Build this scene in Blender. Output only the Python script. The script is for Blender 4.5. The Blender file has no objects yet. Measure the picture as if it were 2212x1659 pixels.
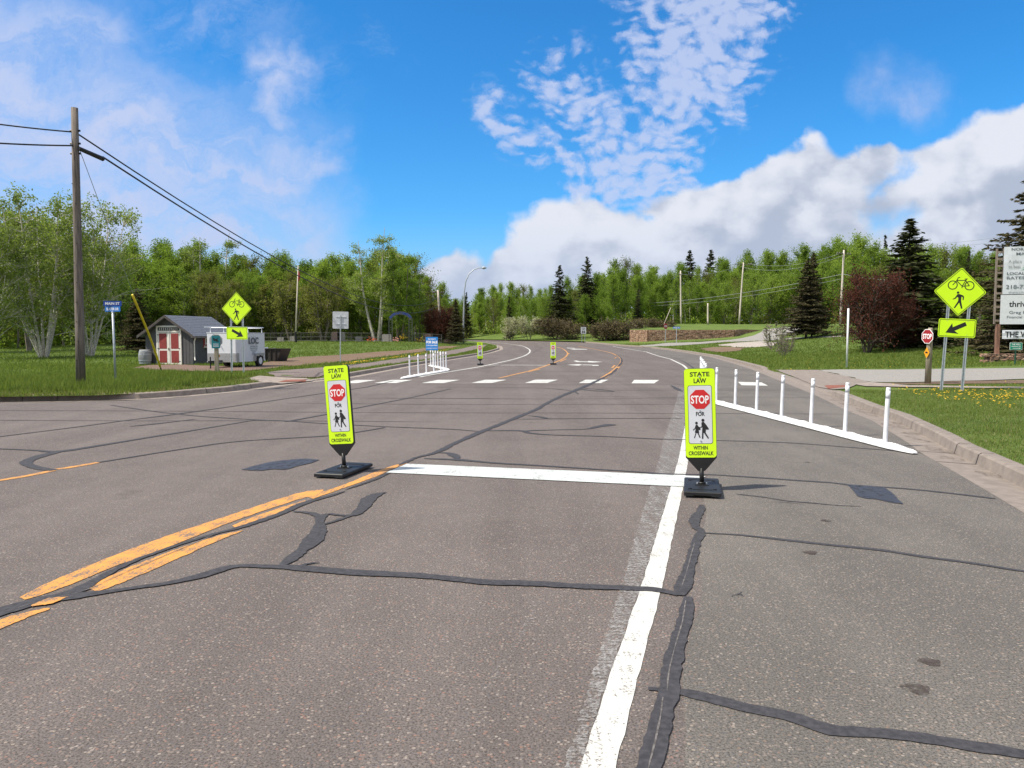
import bpy, math, random
import numpy as np
from mathutils import Vector, Matrix
R = math.radians
rng = np.random.default_rng(7)
random.seed(7)
sc = bpy.context.scene
COL = sc.collection

# ------------------------------------------------------------------ camera
F, CX, CY, CAMZ = 1661.0, 1106.0, 829.5, 1.59
PITCH = math.atan(102.5 / F)
cam_d = bpy.data.cameras.new('camera'); cam = bpy.data.objects.new('camera', cam_d); COL.objects.link(cam)
cam.location = (0, 0, CAMZ); cam.rotation_euler = (R(90) - PITCH, 0, 0)
cam_d.sensor_fit = 'HORIZONTAL'; cam_d.angle = 2 * math.atan(1106 / F)
cam_d.clip_start = 0.05; cam_d.clip_end = 6000
sc.camera = cam

# ------------------------------------------------------------------ light, sky, exposure
SUN = Vector((-0.95, -0.31, 0)).normalized() * math.cos(R(54)) + Vector((0, 0, math.sin(R(54))))
sl = bpy.data.lights.new('sun', 'SUN'); sl.energy = 4.5; sl.angle = R(0.9); sl.color = (1, 0.92, 0.80)
so = bpy.data.objects.new('sun', sl); COL.objects.link(so)
so.rotation_euler = SUN.to_track_quat('Z', 'Y').to_euler()
sc.view_settings.view_transform = 'Standard'; sc.view_settings.look = 'None'
sc.view_settings.exposure = 0.50; sc.view_settings.gamma = 1
sc.render.film_transparent = False
sc.cycles.max_bounces = 6; sc.cycles.diffuse_bounces = 3; sc.cycles.glossy_bounces = 2
sc.cycles.transmission_bounces = 3; sc.cycles.transparent_max_bounces = 8

class NT:
    """tiny wrapper that builds maths out of shader nodes"""
    def __init__(s, tree): s.flat = False; s.t = tree; s.n = tree.nodes; s.l = tree.links
    def put(s, inp, v):
        if isinstance(v, (int, float)): inp.default_value = v
        elif isinstance(v, (tuple, list)): inp.default_value = v
        else: s.l.new(v, inp)
    def m(s, op, a, b=None, c=None, clamp=False):
        n = s.n.new('ShaderNodeMath'); n.operation = op; n.use_clamp = clamp
        s.put(n.inputs[0], a)
        if b is not None: s.put(n.inputs[1], b)
        if c is not None: s.put(n.inputs[2], c)
        return n.outputs[0]
    def add(s, a, b): return s.m('ADD', a, b)
    def sub(s, a, b): return s.m('SUBTRACT', a, b)
    def mul(s, a, b): return s.m('MULTIPLY', a, b)
    def div(s, a, b): return s.m('DIVIDE', a, b)
    def mx(s, a, b): return s.m('MAXIMUM', a, b)
    def mn(s, a, b): return s.m('MINIMUM', a, b)
    def sstep(s, x, lo, hi, a=0.0, b=1.0):
        n = s.n.new('ShaderNodeMapRange'); n.interpolation_type = 'SMOOTHSTEP'
        s.put(n.inputs[0], x)
        for i, v in zip((1, 2, 3, 4), (lo, hi, a, b)): s.put(n.inputs[i], v)
        return n.outputs[0]
    def xyz(s, x, y, z=0.0):
        n = s.n.new('ShaderNodeCombineXYZ')
        for i, v in enumerate((x, y, z)): s.put(n.inputs[i], v)
        return n.outputs[0]
    def noise(s, vec, scale, detail=4, rough=0.55, dist=0.0, dim='3D'):
        n = s.n.new('ShaderNodeTexNoise'); n.noise_dimensions = '2D' if s.flat else dim
        if vec is not None: s.l.new(vec, n.inputs['Vector'])
        n.inputs['Scale'].default_value = scale; n.inputs['Detail'].default_value = detail
        n.inputs['Roughness'].default_value = rough; n.inputs['Distortion'].default_value = dist
        return n.outputs[0]
    def vor(s, vec, scale, feature='F1', out=0):
        n = s.n.new('ShaderNodeTexVoronoi'); n.voronoi_dimensions = '2D' if s.flat else '3D'; n.feature = feature
        if vec is not None: s.l.new(vec, n.inputs['Vector'])
        n.inputs['Scale'].default_value = scale
        return n.outputs[out]
    def mix(s, f, a, b, mode='MIX'):
        n = s.n.new('ShaderNodeMix'); n.data_type = 'RGBA'; n.blend_type = mode
        s.put(n.inputs[0], f)
        for i, v in ((6, a), (7, b)):
            s.put(n.inputs[i], (tuple(v) + (1,)) if isinstance(v, (tuple, list)) and len(v) == 3 else v)
        return n.outputs[2]
    def ramp(s, f, stops, interp='LINEAR'):
        n = s.n.new('ShaderNodeValToRGB'); n.color_ramp.interpolation = interp
        e = n.color_ramp.elements
        while len(e) < len(stops): e.new(0.5)
        for el, (p, c) in zip(e, stops):
            el.position = p; el.color = (c, c, c, 1) if isinstance(c, (int, float)) else tuple(c) + (1,)
        s.put(n.inputs[0], f)
        return n.outputs[0]
    def mapping(s, vec, scale=(1, 1, 1), rot=(0, 0, 0), loc=(0, 0, 0)):
        n = s.n.new('ShaderNodeMapping'); s.l.new(vec, n.inputs[0])
        n.inputs['Scale'].default_value = scale; n.inputs['Rotation'].default_value = rot; n.inputs['Location'].default_value = loc
        return n.outputs[0]

def build_world():
    w = bpy.data.worlds.new('World'); sc.world = w; w.use_nodes = True
    t = NT(w.node_tree); t.n.clear()
    w.cycles.sampling_method = 'MANUAL'; w.cycles.sample_map_resolution = 256
    t.flat = True
    out = t.n.new('ShaderNodeOutputWorld'); bg = t.n.new('ShaderNodeBackground'); t.l.new(bg.outputs[0], out.inputs[0])
    bg.inputs[1].default_value = 0.085
    sky = t.n.new('ShaderNodeTexSky'); sky.sky_type = 'NISHITA'; sky.sun_disc = False
    sky.sun_elevation = R(54); sky.sun_rotation = math.atan2(SUN.x, SUN.y)
    sky.air_density = 1.0; sky.dust_density = 0.3; sky.ozone_density = 2.5
    tc = t.n.new('ShaderNodeTexCoord'); sp = t.n.new('ShaderNodeSeparateXYZ'); t.l.new(tc.outputs['Generated'], sp.inputs[0])
    x, y, z = sp.outputs
    ya = t.mx(t.m('ABSOLUTE', y), 0.12)
    a = t.div(x, ya); b = t.div(t.mx(z, 0.0), ya)          # direction coordinates: bearing, height above the horizon
    P0 = t.xyz(a, b)
    # blue of the air
    blue = t.mix(1.0, sky.outputs[0], (0.42, 1.06, 1.46), 'MULTIPLY')
    hor = t.sstep(b, 0.0, 0.42)
    blue = t.mix(1.0, blue, t.mix(t.sstep(b, 0.0, 0.42), t.mix(t.sstep(b, 0.0, 0.12), (1.25, 0.84, 0.98), (1.05, 0.97, 1.0)), (0.62, 0.93, 1.04)), 'MULTIPLY')
    def ab(u, v):
        q = (CY - v) / F; yy = math.cos(PITCH) + q * math.sin(PITCH)
        return ((u - CX) / F / yy, (-math.sin(PITCH) + q * math.cos(PITCH)) / yy)
    n1 = t.noise(P0, 9.0, 6, 0.6); n2 = t.noise(t.mapping(P0, (1, 1, 1), loc=(5, 3, 1)), 9.0, 6, 0.6)
    wa = t.add(a, t.mul(t.sub(n1, 0.5), 0.10)); wb = t.add(b, t.mul(t.sub(n2, 0.5), 0.10))
    def capsule(p, q, r0, r1, soft, A=wa, B=wb):
        (ax, ay), (bx, by) = ab(*p), ab(*q); r0 /= F; r1 /= F; soft /= F
        dx, dy = bx - ax, by - ay; L = dx * dx + dy * dy + 1e-9
        px, py = t.sub(A, ax), t.sub(B, ay)
        h = t.m('DIVIDE', t.add(t.mul(px, dx), t.mul(py, dy)), L, clamp=True)
        ex = t.sub(px, t.mul(h, dx)); ey = t.sub(py, t.mul(h, dy))
        d = t.m('SQRT', t.add(t.mul(ex, ex), t.mul(ey, ey)))
        rr = t.add(t.mul(h, r1 - r0), r0)
        return t.sstep(t.sub(d, rr), -soft, soft, 1.0, 0.0)
    def union(lst):
        o = lst[0]
        for k in lst[1:]: o = t.mx(o, k)
        return o
    # high thin veil on the left
    st = t.mapping(t.xyz(t.add(a, t.mul(t.sub(n1, .5), .12)), t.add(b, t.mul(t.sub(n2, .5), .12))), (2.6, 9.0, 1), (0, 0, R(26)))
    streak = t.add(t.mul(t.noise(st, 2.0, 7, 0.68, 0.35), 0.62), t.mul(t.noise(P0, 7.0, 6, 0.66, 0.5), 0.38))
    veil = union([capsule((-260, 200), (560, 370), 210, 100, 130), capsule((-260, 430), (610, 520), 200, 110, 120),
                  capsule((-200, 40), (240, 90), 90, 40, 110), capsule((560, 130), (655, 150), 26, 22, 46), capsule((655, 120), (600, 240), 18, 30, 44),
                  capsule((560, 340), (690, 345), 40, 34, 50), capsule((560, 560), (780, 600), 50, 30, 70)])
    faint = union([capsule((250, 60), (620, 10), 45, 25, 80), capsule((790, 70), (850, 110), 16, 14, 60),
                   capsule((380, 200), (640, 150), 60, 60, 110)])
    veil_d = t.mul(veil, t.sstep(streak, 0.33, 0.60, 0.46, 1.0))
    veil_d = t.mx(veil_d, t.mul(faint, t.sstep(streak, 0.42, 0.72, 0.0, 0.6)))
    # mottled sheet, centre right
    Ps = t.mapping(t.xyz(t.add(a, t.mul(t.sub(n1, .5), .05)), t.add(b, t.mul(t.sub(n2, .5), .05))), (1.0, 1.7, 1), (0, 0, R(-10)))
    cell = t.noise(Ps, 34.0, 6, 0.62); cell2 = t.noise(P0, 10.0, 6, 0.6)
    pebble = t.sub(0.75, t.vor(Ps, 52.0, 'SMOOTH_F1'))
    sheet = union([capsule((1500, -260), (1500, 90), 175, 150, 110), capsule((1440, 120), (1400, 320), 110, 55, 90),
                   capsule((1600, 60), (1560, 240), 70, 34, 60), capsule((1420, 300), (1450, 440), 90, 60, 70),
                   capsule((1075, 235), (1290, 430), 34, 40, 60), capsule((1190, 160), (1340, 350), 55, 85, 90), capsule((1500, 20), (1680, 40), 60, 26, 60)])
    tex = t.add(t.mul(cell, 0.46), t.add(t.mul(cell2, 0.30), t.mul(pebble, 0.32)))
    thr = t.sstep(sheet, 0.0, 1.0, 0.62, 0.385)
    sheet_d = t.mul(t.sstep(tex, t.sub(thr, 0.07), t.add(thr, 0.19)), t.sstep(sheet, 0.0, 0.8, 0.0, 0.78))
    wisp = t.mul(union([capsule((1910, 170), (2010, 215), 40, 30, 55), capsule((1960, 215), (1975, 245), 24, 10, 40)]), t.sstep(cell2, 0.3, 0.65, 0.22, 0.72))
    # cumulus bank rising to the right
    top = [(860, 610), (930, 575), (985, 545), (1050, 560), (1100, 505), (1165, 468), (1215, 424), (1290, 428), (1350, 436), (1430, 424), (1500, 408),
           (1570, 390), (1640, 345), (1700, 296), (1755, 284), (1810, 312), (1870, 330), (1915, 326), (1945, 362), (1990, 330),
           (2050, 296), (2100, 262), (2150, 245), (2212, 222), (2500, 150)]
    tp = [ab(*q) for q in top]; a0, a1 = tp[0][0], tp[-1][0]
    stops = [((p[0] - a0) / (a1 - a0), p[1] / 0.45) for p in tp]
    hgt = t.mul(t.ramp(t.m('DIVIDE', t.sub(a, a0), a1 - a0, clamp=True), stops), 0.45)
    fb = t.noise(P0, 16.0, 6, 0.56); fb2 = t.noise(t.mapping(P0, (1, 1, 1), loc=(3, 8, 0)), 16.0, 6, 0.56)
    Pw = t.xyz(t.add(a, t.mul(t.sub(fb, 0.5), 0.045)), t.add(b, t.mul(t.sub(fb2, 0.5), 0.045)))
    def puffs(v):
        o = None
        for sc_, wt in ((7.0, 1.0), (15.0, 0.55), (34.0, 0.28)):
            d = t.mul(t.sub(0.62, t.vor(v, sc_, 'SMOOTH_F1')), wt); o = d if o is None else t.add(o, d)
        return o
    pf = puffs(Pw); pf2 = puffs(t.mapping(Pw, (1, 1, 1), loc=(0.016, -0.020, 0)))
    depth = t.add(t.sub(hgt, b), t.add(t.mul(t.sub(pf, 0.42), 0.050), t.mul(t.sub(fb, 0.5), 0.030)))
    inr = t.sstep(a, a0 - 0.05, a0 + 0.03)
    cum_d = t.mul(t.sstep(depth, -0.003, 0.013), inr)
    holes = union([capsule((1905, 400), (1975, 372), 6, 8, 26), capsule((1380, 462), (1400, 474), 4, 4, 16), capsule((1905, 468), (1950, 496), 16, 9, 34), capsule((1560, 405), (1580, 400), 3, 3, 14)])
    cum_d = t.mul(cum_d, t.sub(1.0, t.mul(holes, 0.75)))
    big = t.noise(t.mapping(P0, (1, 1.7, 1), loc=(2, 7, 0)), 7.0, 5, 0.55)
    lit = t.add(t.sstep(depth, 0.0, 0.12, 0.80, 0.34), t.add(t.mul(t.sub(pf, pf2), 1.25), t.add(t.mul(t.sub(big, 0.5), 2.3), t.mul(t.sub(fb, 0.5), 0.5))))
    lit = t.sstep(lit, 0.02, 1.0)
    ccol = t.mix(lit, (3.8, 4.35, 5.5), (6.5, 6.8, 7.6))
    col = t.mix(veil_d, blue, (4.5, 5.3, 7.5))
    col = t.mix(sheet_d, col, (5.0, 5.6, 7.5))
    col = t.mix(wisp, col, (3.9, 4.8, 7.2))
    col = t.mix(cum_d, col, ccol)
    low = t.mul(t.sstep(b, 0.0, 0.17, 0.62, 0.0), t.sstep(a, -0.5, 0.0, 0.8, 1.0))
    col = t.mix(low, col, (4.0, 4.9, 6.7))
    nv = t.n.new('ShaderNodeNewGeometry') if False else None
    over = t.mx(t.sstep(z, 0.46, 0.62), t.sstep(y, 0.45, 0.05))  # unseen whitish clouds overhead and behind the camera, added as neutral fill light
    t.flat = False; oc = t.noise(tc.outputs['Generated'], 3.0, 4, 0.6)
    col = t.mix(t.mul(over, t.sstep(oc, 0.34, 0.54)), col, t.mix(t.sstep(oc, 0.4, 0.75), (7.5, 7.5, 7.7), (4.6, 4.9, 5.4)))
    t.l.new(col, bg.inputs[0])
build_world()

# ------------------------------------------------------------------ ground shape
def ss(x, a, b):
    t = np.clip((np.asarray(x, float) - a) / (b - a), 0, 1); return t * t * (3 - 2 * t)
def rise(y): return 1.0 * ss(y, 60, 140)                       # the road climbs a little after the bend
XA = np.array([(-16, -1.7), (0, 2.73), (7, 4.66), (8.9, 5.19), (10.4, 5.58), (11.6, 5.98), (14.6, 6.85), (16.5, 7.2), (21, 8.28), (27.1, 9.53), (38, 11.76), (46.3, 13.2),
               (61, 15.6), (73, 16.4), (81, 16.3), (90, 15.4), (97, 13.2), (106, 11.6), (114, 9.8), (126, -0.3), (136, -8), (146, -20), (165, -60), (190, -120)], float)
XL = np.array([(-16, -80), (10, -60), (17.2, -20), (18.5, -12.3), (18.8, -10.9), (19.1, -9.6), (20.3, -8.64), (22.3, -7.8), (24.9, -7.4), (27.2, -6.85), (30.1, -6.1), (40.6, -5.3), (58.7, -3.4),
               (73.5, -1.73), (83.5, -0.95), (94, -1.2), (105, -2.8), (111, -4), (124, -8), (133, -20), (148, -60), (170, -125)], float)
def xa(y): return np.interp(y, XA[:, 0], XA[:, 1])
def xl(y): return np.interp(y, XL[:, 0], XL[:, 1])
CURB = 0.13
def H(x, y):
    x = np.asarray(x, float); y = np.asarray(y, float)
    r = rise(y); sr = x - xa(y) - 0.65; sl_ = xl(y) - 0.65 - x
    k = 0.028 + 0.075 * ss(y, 44, 72)
    k = k * (1 - 0.50 * np.exp(-((y - 102) / 15.0) ** 2) * np.exp(-((x - 27) / 11.0) ** 2))
    dr = 0.115 * ss(y, 20.8, 22.0) * (1 - ss(y, 36.2, 37.4)) * (1 - ss(sr, 0.3, 3.0)); dl = 0.115 * ss(y, 24.6, 25.8) * (1 - ss(y, 29.4, 30.6)) * (1 - ss(sl_, 0.3, 2.0))
    hr = CURB - dr + k * np.log1p(np.exp(np.clip((sr - 4.5) * 1.2, -30, 30))) / 1.2 + 0.02 * np.sin(x * .7) * np.sin(y * .5) * ss(sr, 0.5, 5)
    hl = CURB - dl + 0.35 * ss(y, 55, 95) * ss(-x, 6, 14) + 0.03 * np.sin(x * .5 + 1) * np.sin(y * .4) * ss(sl_, 1, 6)
    g = np.where(sr > 0, hr, np.where(sl_ > 0, hl, np.where(sr > -0.2, CURB - dr, np.where(sl_ > -0.2, CURB - dl, 0))))
    return r + g
def h(x, y): return float(H(x, y))
def ray(u, v):
    q = (CY - v) / F
    return np.array([(u - CX) / F, math.cos(PITCH) + q * math.sin(PITCH), -math.sin(PITCH) + q * math.cos(PITCH)])
def P(u, v):
    """point of the ground seen at (u, v)"""
    d = ray(u, v); lo = 1.5; k = 2.0
    while k < 260:
        y = k; x = d[0] / d[1] * y
        if CAMZ + d[2] / d[1] * y < h(x, y): break
        lo = k; k *= 1.02
    hi = k
    for _ in range(18):
        m = (lo + hi) / 2; x = d[0] / d[1] * m
        if CAMZ + d[2] / d[1] * m < h(x, m): hi = m
        else: lo = m
    return Vector((d[0] / d[1] * lo, lo, h(d[0] / d[1] * lo, lo)))
def A(u, v, y):
    """point at distance y along the line of sight"""
    d = ray(u, v); return Vector((d[0] / d[1] * y, y, CAMZ + d[2] / d[1] * y))

# ------------------------------------------------------------------ materials
def new_mat(name):
    m = bpy.data.materials.new(name); m.use_nodes = True
    t = NT(m.node_tree); bs = t.n['Principled BSDF']; return m, t, bs
_mc = {}
def M(name, col, rough=0.6, var=0.12, scale=8.0, bump=0.0, metal=0.0, spec=0.5, tint=None, stretch=(1, 1, 1)):
    if name in _mc: return _mc[name]
    m, t, bs = new_mat(name)
    tc = t.n.new('ShaderNodeTexCoord'); vec = t.mapping(tc.outputs['Object'], stretch)
    n = t.noise(vec, scale, 6, 0.6)
    d = tuple(c * (1 - var) for c in col); e = tint or tuple(min(1, c * (1 + var)) for c in col)
    t.l.new(t.mix(t.sstep(n, 0.3, 0.7), d, e), bs.inputs['Base Color'])
    bs.inputs['Roughness'].default_value = rough; bs.inputs['Metallic'].default_value = metal
    bs.inputs['Specular IOR Level'].default_value = spec
    if bump:
        b = t.n.new('ShaderNodeBump'); b.inputs['Strength'].default_value = bump; b.inputs['Distance'].default_value = 0.02
        t.l.new(n, b.inputs['Height']); t.l.new(b.outputs[0], bs.inputs['Normal'])
    _mc[name] = m; return m

def asphalt(name, c0, c1, seed, red=1.0):
    m, t, bs = new_mat(name)
    geo = t.n.new('ShaderNodeNewGeometry'); pos = t.mapping(geo.outputs['Position'], (1, 1, 0.0), loc=(seed, seed, 0))
    big = t.noise(pos, 0.35, 5, 0.6); mid = t.noise(pos, 3.0, 5, 0.65)
    lane = t.noise(t.mapping(pos, (1.1, 0.07, 1), (0, 0, R(14))), 1.0, 4, 0.6)
    base = t.mix(t.sstep(t.add(t.mul(big, 0.45), t.mul(lane, 0.55)), 0.38, 0.62), c0, c1)
    base = t.mix(t.sstep(mid, 0.25, 0.75), t.mix(1.0, base, (0.88, 0.88, 0.88), 'MULTIPLY'), base)
    spot = t.noise(pos, 1.1, 3, 0.5); base = t.mix(t.sstep(spot, 0.66, 0.74, 0.0, 0.35), base, (0.06, 0.05, 0.043))
    grit = t.noise(pos, 95.0, 3, 0.75)
    base = t.mix(t.sstep(grit, 0.34, 0.60, 0.90, 0.0), base, tuple(c * 0.28 for c in c0))
    vn = t.n.new('ShaderNodeTexVoronoi'); vn.inputs['Scale'].default_value = 70.0; t.l.new(pos, vn.inputs['Vector'])
    sepc = t.n.new('ShaderNodeSeparateColor'); t.l.new(vn.outputs['Color'], sepc.inputs[0])
    r, g, b = sepc.outputs[0], sepc.outputs[1], sepc.outputs[2]
    stone = t.ramp(g, [(0.0, (0.25, 0.20, 0.17)), (0.22, (0.15, 0.13, 0.12)), (0.42, (0.28 * red, 0.155, 0.115)), (0.60, (0.10, 0.10, 0.11)), (0.78, (0.34, 0.28, 0.23)), (0.93, (0.37, 0.32, 0.28))], 'CONSTANT')
    show = t.mul(t.sstep(vn.outputs['Distance'], t.add(t.mul(b, .30), .14), t.add(t.mul(b, .30), .26), 1.0, 0.0), t.sstep(r, 0.22, 0.32))
    base = t.mix(t.mul(show, 0.62), base, stone)
    v2 = t.n.new('ShaderNodeTexVoronoi'); v2.inputs['Scale'].default_value = 26.0; t.l.new(pos, v2.inputs['Vector'])
    s2 = t.n.new('ShaderNodeSeparateColor'); t.l.new(v2.outputs['Color'], s2.inputs[0])
    show2 = t.mul(t.sstep(v2.outputs['Distance'], 0.09, 0.15, 1.0, 0.0), t.sstep(s2.outputs[0], 0.66, 0.70))
    base = t.mix(t.mul(show2, 0.62), base, t.ramp(s2.outputs[1], [(0, (0.34, 0.28, 0.24)), (0.35, (0.33, 0.19, 0.13)), (0.6, (0.09, 0.10, 0.13)), (0.85, (0.38, 0.33, 0.28))], 'CONSTANT'))
    t.l.new(base, bs.inputs['Base Color']); bs.inputs['Roughness'].default_value = 0.88
    bs.inputs['Specular IOR Level'].default_value = 0.35
    bp = t.n.new('ShaderNodeBump'); bp.inputs['Strength'].default_value = 0.55; bp.inputs['Distance'].default_value = 0.004
    t.l.new(t.sub(grit, t.mul(vn.outputs['Distance'], 0.6)), bp.inputs['Height']); t.l.new(bp.outputs[0], bs.inputs['Normal'])
    return m
m_lane = asphalt('asphalt_reddish', (0.143, 0.121, 0.110), (0.196, 0.166, 0.151), 0.0)
m_shoulder = asphalt('asphalt_grey', (0.146, 0.133, 0.119), (0.200, 0.182, 0.162), 31.0, 0.8)
m_path = asphalt('asphalt_path', (0.20, 0.16, 0.145), (0.25, 0.20, 0.18), 11.0)

def scuff(name, col, lo, hi, sc_=38.0):
    m, t, bs = new_mat(name)
    geo = t.n.new('ShaderNodeNewGeometry'); pos = geo.outputs['Position']
    n = t.noise(t.mapping(pos, (1, 1, 1), (0, 0, R(-14))), sc_, 4, 0.75); n2 = t.noise(t.mapping(pos, (9, .8, 1), (0, 0, R(14))), 2.0, 4, 0.6); n3 = t.noise(t.mapping(pos, (.7, 5, 1), (0, 0, R(14))), 7.0, 4, 0.6)
    tot = t.add(t.mul(n, .5), t.add(t.mul(n2, .25), t.mul(n3, .25)))
    bs.inputs['Base Color'].default_value = (*col, 1); bs.inputs['Roughness'].default_value = .85
    t.l.new(t.sstep(tot, lo, hi), bs.inputs['Alpha']); return m
def paint(name, col, wear=0.25, under=(0.12, 0.10, 0.095), soft=0.1, sc_=95.0):
    m, t, bs = new_mat(name)
    geo = t.n.new('ShaderNodeNewGeometry'); pos = geo.outputs['Position']
    n = t.noise(pos, sc_, 4, 0.7); n2 = t.noise(pos, 5.0, 5, 0.65)
    str_ = t.noise(t.mapping(pos, (22, 1.2, 1), (0, 0, R(-14))), 2.0, 3, 0.6)
    tot = t.add(t.mul(n, 0.5), t.add(t.mul(n2, 0.28), t.mul(str_, 0.22)))
    c = t.mix(t.sstep(n2, 0.3, 0.7), tuple(k * 0.86 for k in col), col)
    c = t.mix(t.sstep(tot, wear + soft, wear - soft + 0.0001 if soft == 0 else wear + soft + 0.06, 1.0, 0.0), c, under)
    t.l.new(c, bs.inputs['Base Color']); bs.inputs['Roughness'].default_value = 0.7
    bp = t.n.new('ShaderNodeBump'); bp.inputs['Strength'].default_value = 0.3; bp.inputs['Distance'].default_value = 0.003
    t.l.new(n, bp.inputs['Height']); t.l.new(bp.outputs[0], bs.inputs['Normal'])
    return m
m_white = paint('road_paint_white', (0.60, 0.60, 0.56), 0.305, (0.14, 0.115, 0.10))
m_bar = paint('stop_bar_white', (0.55, 0.58, 0.565), 0.30, (0.2, 0.18, 0.16))
m_yellow = paint('road_paint_yellow', (0.64, 0.29, 0.055), 0.34, (0.14, 0.115, 0.10))
m_worn = scuff('worn_white_scuffs', (0.33, 0.32, 0.31), 0.43, 0.64, 55.0)
m_stain = scuff('dark_stain', (0.06, 0.045, 0.038), 0.40, 0.62, 12.0)
m_seal2 = scuff('sealed_patch', (0.036, 0.037, 0.046), 0.33, 0.52, 11.0); m_seal2.node_tree.nodes['Principled BSDF'].inputs['Roughness'].default_value = .55
m_faint = scuff('faint_white_scuffs', (0.36, 0.35, 0.34), 0.50, 0.72)
m_seal = M('crack_sealant', (0.046, 0.044, 0.048), 0.75, 0.30, 30, 0.2, spec=0.35)
m_conc = M('concrete', (0.27, 0.225, 0.19), 0.85, 0.22, 5.0, 0.3)
m_conc_r = M('concrete_reddish', (0.215, 0.180, 0.153), 0.85, 0.16, 6.0, 0.25)
m_gravel = M('gravel', (0.26, 0.245, 0.225), 0.95, 0.30, 22.0, 0.8)
m_brickpad = M('tactile_pad', (0.22, 0.075, 0.045), 0.85, 0.2, 9.0, 0.2)

def ground_mat(name, g0, g1, dry, dirt, dirt_amt):
    m, t, bs = new_mat(name)
    geo = t.n.new('ShaderNodeNewGeometry'); pos = geo.outputs['Position']
    a = t.noise(pos, 0.28, 6, 0.65); b = t.noise(pos, 1.6, 6, 0.7); c = t.noise(pos, 14.0, 5, 0.7); d = t.noise(pos, 60.0, 3, 0.7)
    col = t.mix(t.sstep(t.add(t.mul(a, .6), t.mul(b, .4)), 0.35, 0.65), g0, g1)
    col = t.mix(t.sstep(b, 0.52, 0.72, 0.0, 0.7), col, dry)
    col = t.mix(t.sstep(t.add(t.mul(b, .5), t.mul(a, .5)), 0.60 - dirt_amt, 0.66 - dirt_amt), col, dirt)
    col = t.mix(t.sstep(c, 0.35, 0.6, 0.55, 0.0), col, tuple(k * 0.45 for k in g0))
    col = t.mix(t.sstep(d, 0.4, 0.65, 0.0, 0.45), col, tuple(min(1, k * 1.7) for k in g1))
    t.l.new(col, bs.inputs['Base Color']); bs.inputs['Roughness'].default_value = 0.95; bs.inputs['Specular IOR Level'].default_value = 0.15
    bp = t.n.new('ShaderNodeBump'); bp.inputs['Strength'].default_value = 0.9; bp.inputs['Distance'].default_value = 0.06
    t.l.new(t.add(c, t.mul(d, 0.4)), bp.inputs['Height']); t.l.new(bp.outputs[0], bs.inputs['Normal'])
    return m
m_lawn = ground_mat('lawn', (0.062, 0.105, 0.022), (0.140, 0.195, 0.045), (0.22, 0.21, 0.085), (0.13, 0.11, 0.06), -0.02)
m_lawn_l = ground_mat('lawn_left', (0.056, 0.098, 0.022), (0.120, 0.172, 0.040), (0.19, 0.165, 0.075), (0.15, 0.11, 0.07), 0.03)
m_dirt = ground_mat('bare_earth', (0.15, 0.10, 0.070), (0.21, 0.150, 0.105), (0.19, 0.15, 0.10), (0.13, 0.085, 0.055), 0.02)
m_dirt2 = ground_mat('rubble', (0.34, 0.30, 0.27), (0.42, 0.38, 0.34), (0.26, 0.20, 0.15), (0.2, 0.15, 0.11), 0.0)

def leaf_mat(name, c0, c1, trans=0.45, hue=0.25):
    m = bpy.data.materials.new(name); m.use_nodes = True; t = NT(m.node_tree); t.n.clear()
    out = t.n.new('ShaderNodeOutputMaterial'); geo = t.n.new('ShaderNodeNewGeometry'); oi = t.n.new('ShaderNodeObjectInfo')
    n = t.noise(geo.outputs['Position'], 0.9, 4, 0.6)
    f = t.add(t.mul(geo.outputs['Random Per Island'], 0.45), t.add(t.mul(n, 0.45), t.mul(t.sub(oi.outputs['Random'], 0.4), hue * 2)))
    c = t.mix(t.m('ADD', f, 0.0, clamp=True), c0, c1)
    d = t.n.new('ShaderNodeBsdfDiffuse'); tr = t.n.new('ShaderNodeBsdfTranslucent'); mx = t.n.new('ShaderNodeMixShader')
    t.l.new(c, d.inputs[0]); t.l.new(t.mix(1.0, c, (1.15, 1.2, 0.55), 'MULTIPLY'), tr.inputs[0]); mx.inputs[0].default_value = trans
    t.l.new(d.outputs[0], mx.inputs[1]); t.l.new(tr.outputs[0], mx.inputs[2]); t.l.new(mx.outputs[0], out.inputs[0])
    return m
m_aspen = leaf_mat('leaves_spring_green', (0.105, 0.180, 0.030), (0.295, 0.395, 0.082), 0.48, 0.30)
m_birch = leaf_mat('leaves_young_birch', (0.130, 0.190, 0.048), (0.295, 0.360, 0.115), 0.45)
m_olive = leaf_mat('leaves_olive', (0.100, 0.118, 0.032), (0.225, 0.235, 0.075), 0.4)
m_spruce = leaf_mat('needles_dark', (0.028, 0.036, 0.020), (0.088, 0.094, 0.046), 0.18, 0.1)
m_spruce2 = leaf_mat('needles_brownish', (0.040, 0.038, 0.022), (0.115, 0.102, 0.056), 0.15, 0.1)
m_plum = leaf_mat('leaves_maroon', (0.050, 0.020, 0.016), (0.150, 0.060, 0.044), 0.2, 0.1)
m_bloom = leaf_mat('blossom', (0.28, 0.32, 0.17), (0.62, 0.60, 0.46), 0.3, 0.1)
m_twig = leaf_mat('brown_twigs', (0.085, 0.070, 0.042), (0.19, 0.155, 0.085), 0.2, 0.1)
m_blade = leaf_mat('grass_blades', (0.085, 0.135, 0.026), (0.250, 0.305, 0.090), 0.4, 0.0)
m_straw = leaf_mat('dry_straw', (0.16, 0.14, 0.07), (0.36, 0.32, 0.17), 0.3, 0.0)
m_dand = M('dandelion_yellow', (0.80, 0.52, 0.02), 0.7, 0.1)
m_bark = M('bark_grey', (0.16, 0.135, 0.11), 0.9, 0.35, 6, 0.5, stretch=(1, 1, .3))
m_bark_w = M('bark_white', (0.50, 0.47, 0.41), 0.85, 0.45, 5, 0.2, stretch=(1, 1, 3))
m_bark_d = M('bark_dark', (0.07, 0.055, 0.045), 0.9, 0.35, 6, 0.4)
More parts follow.
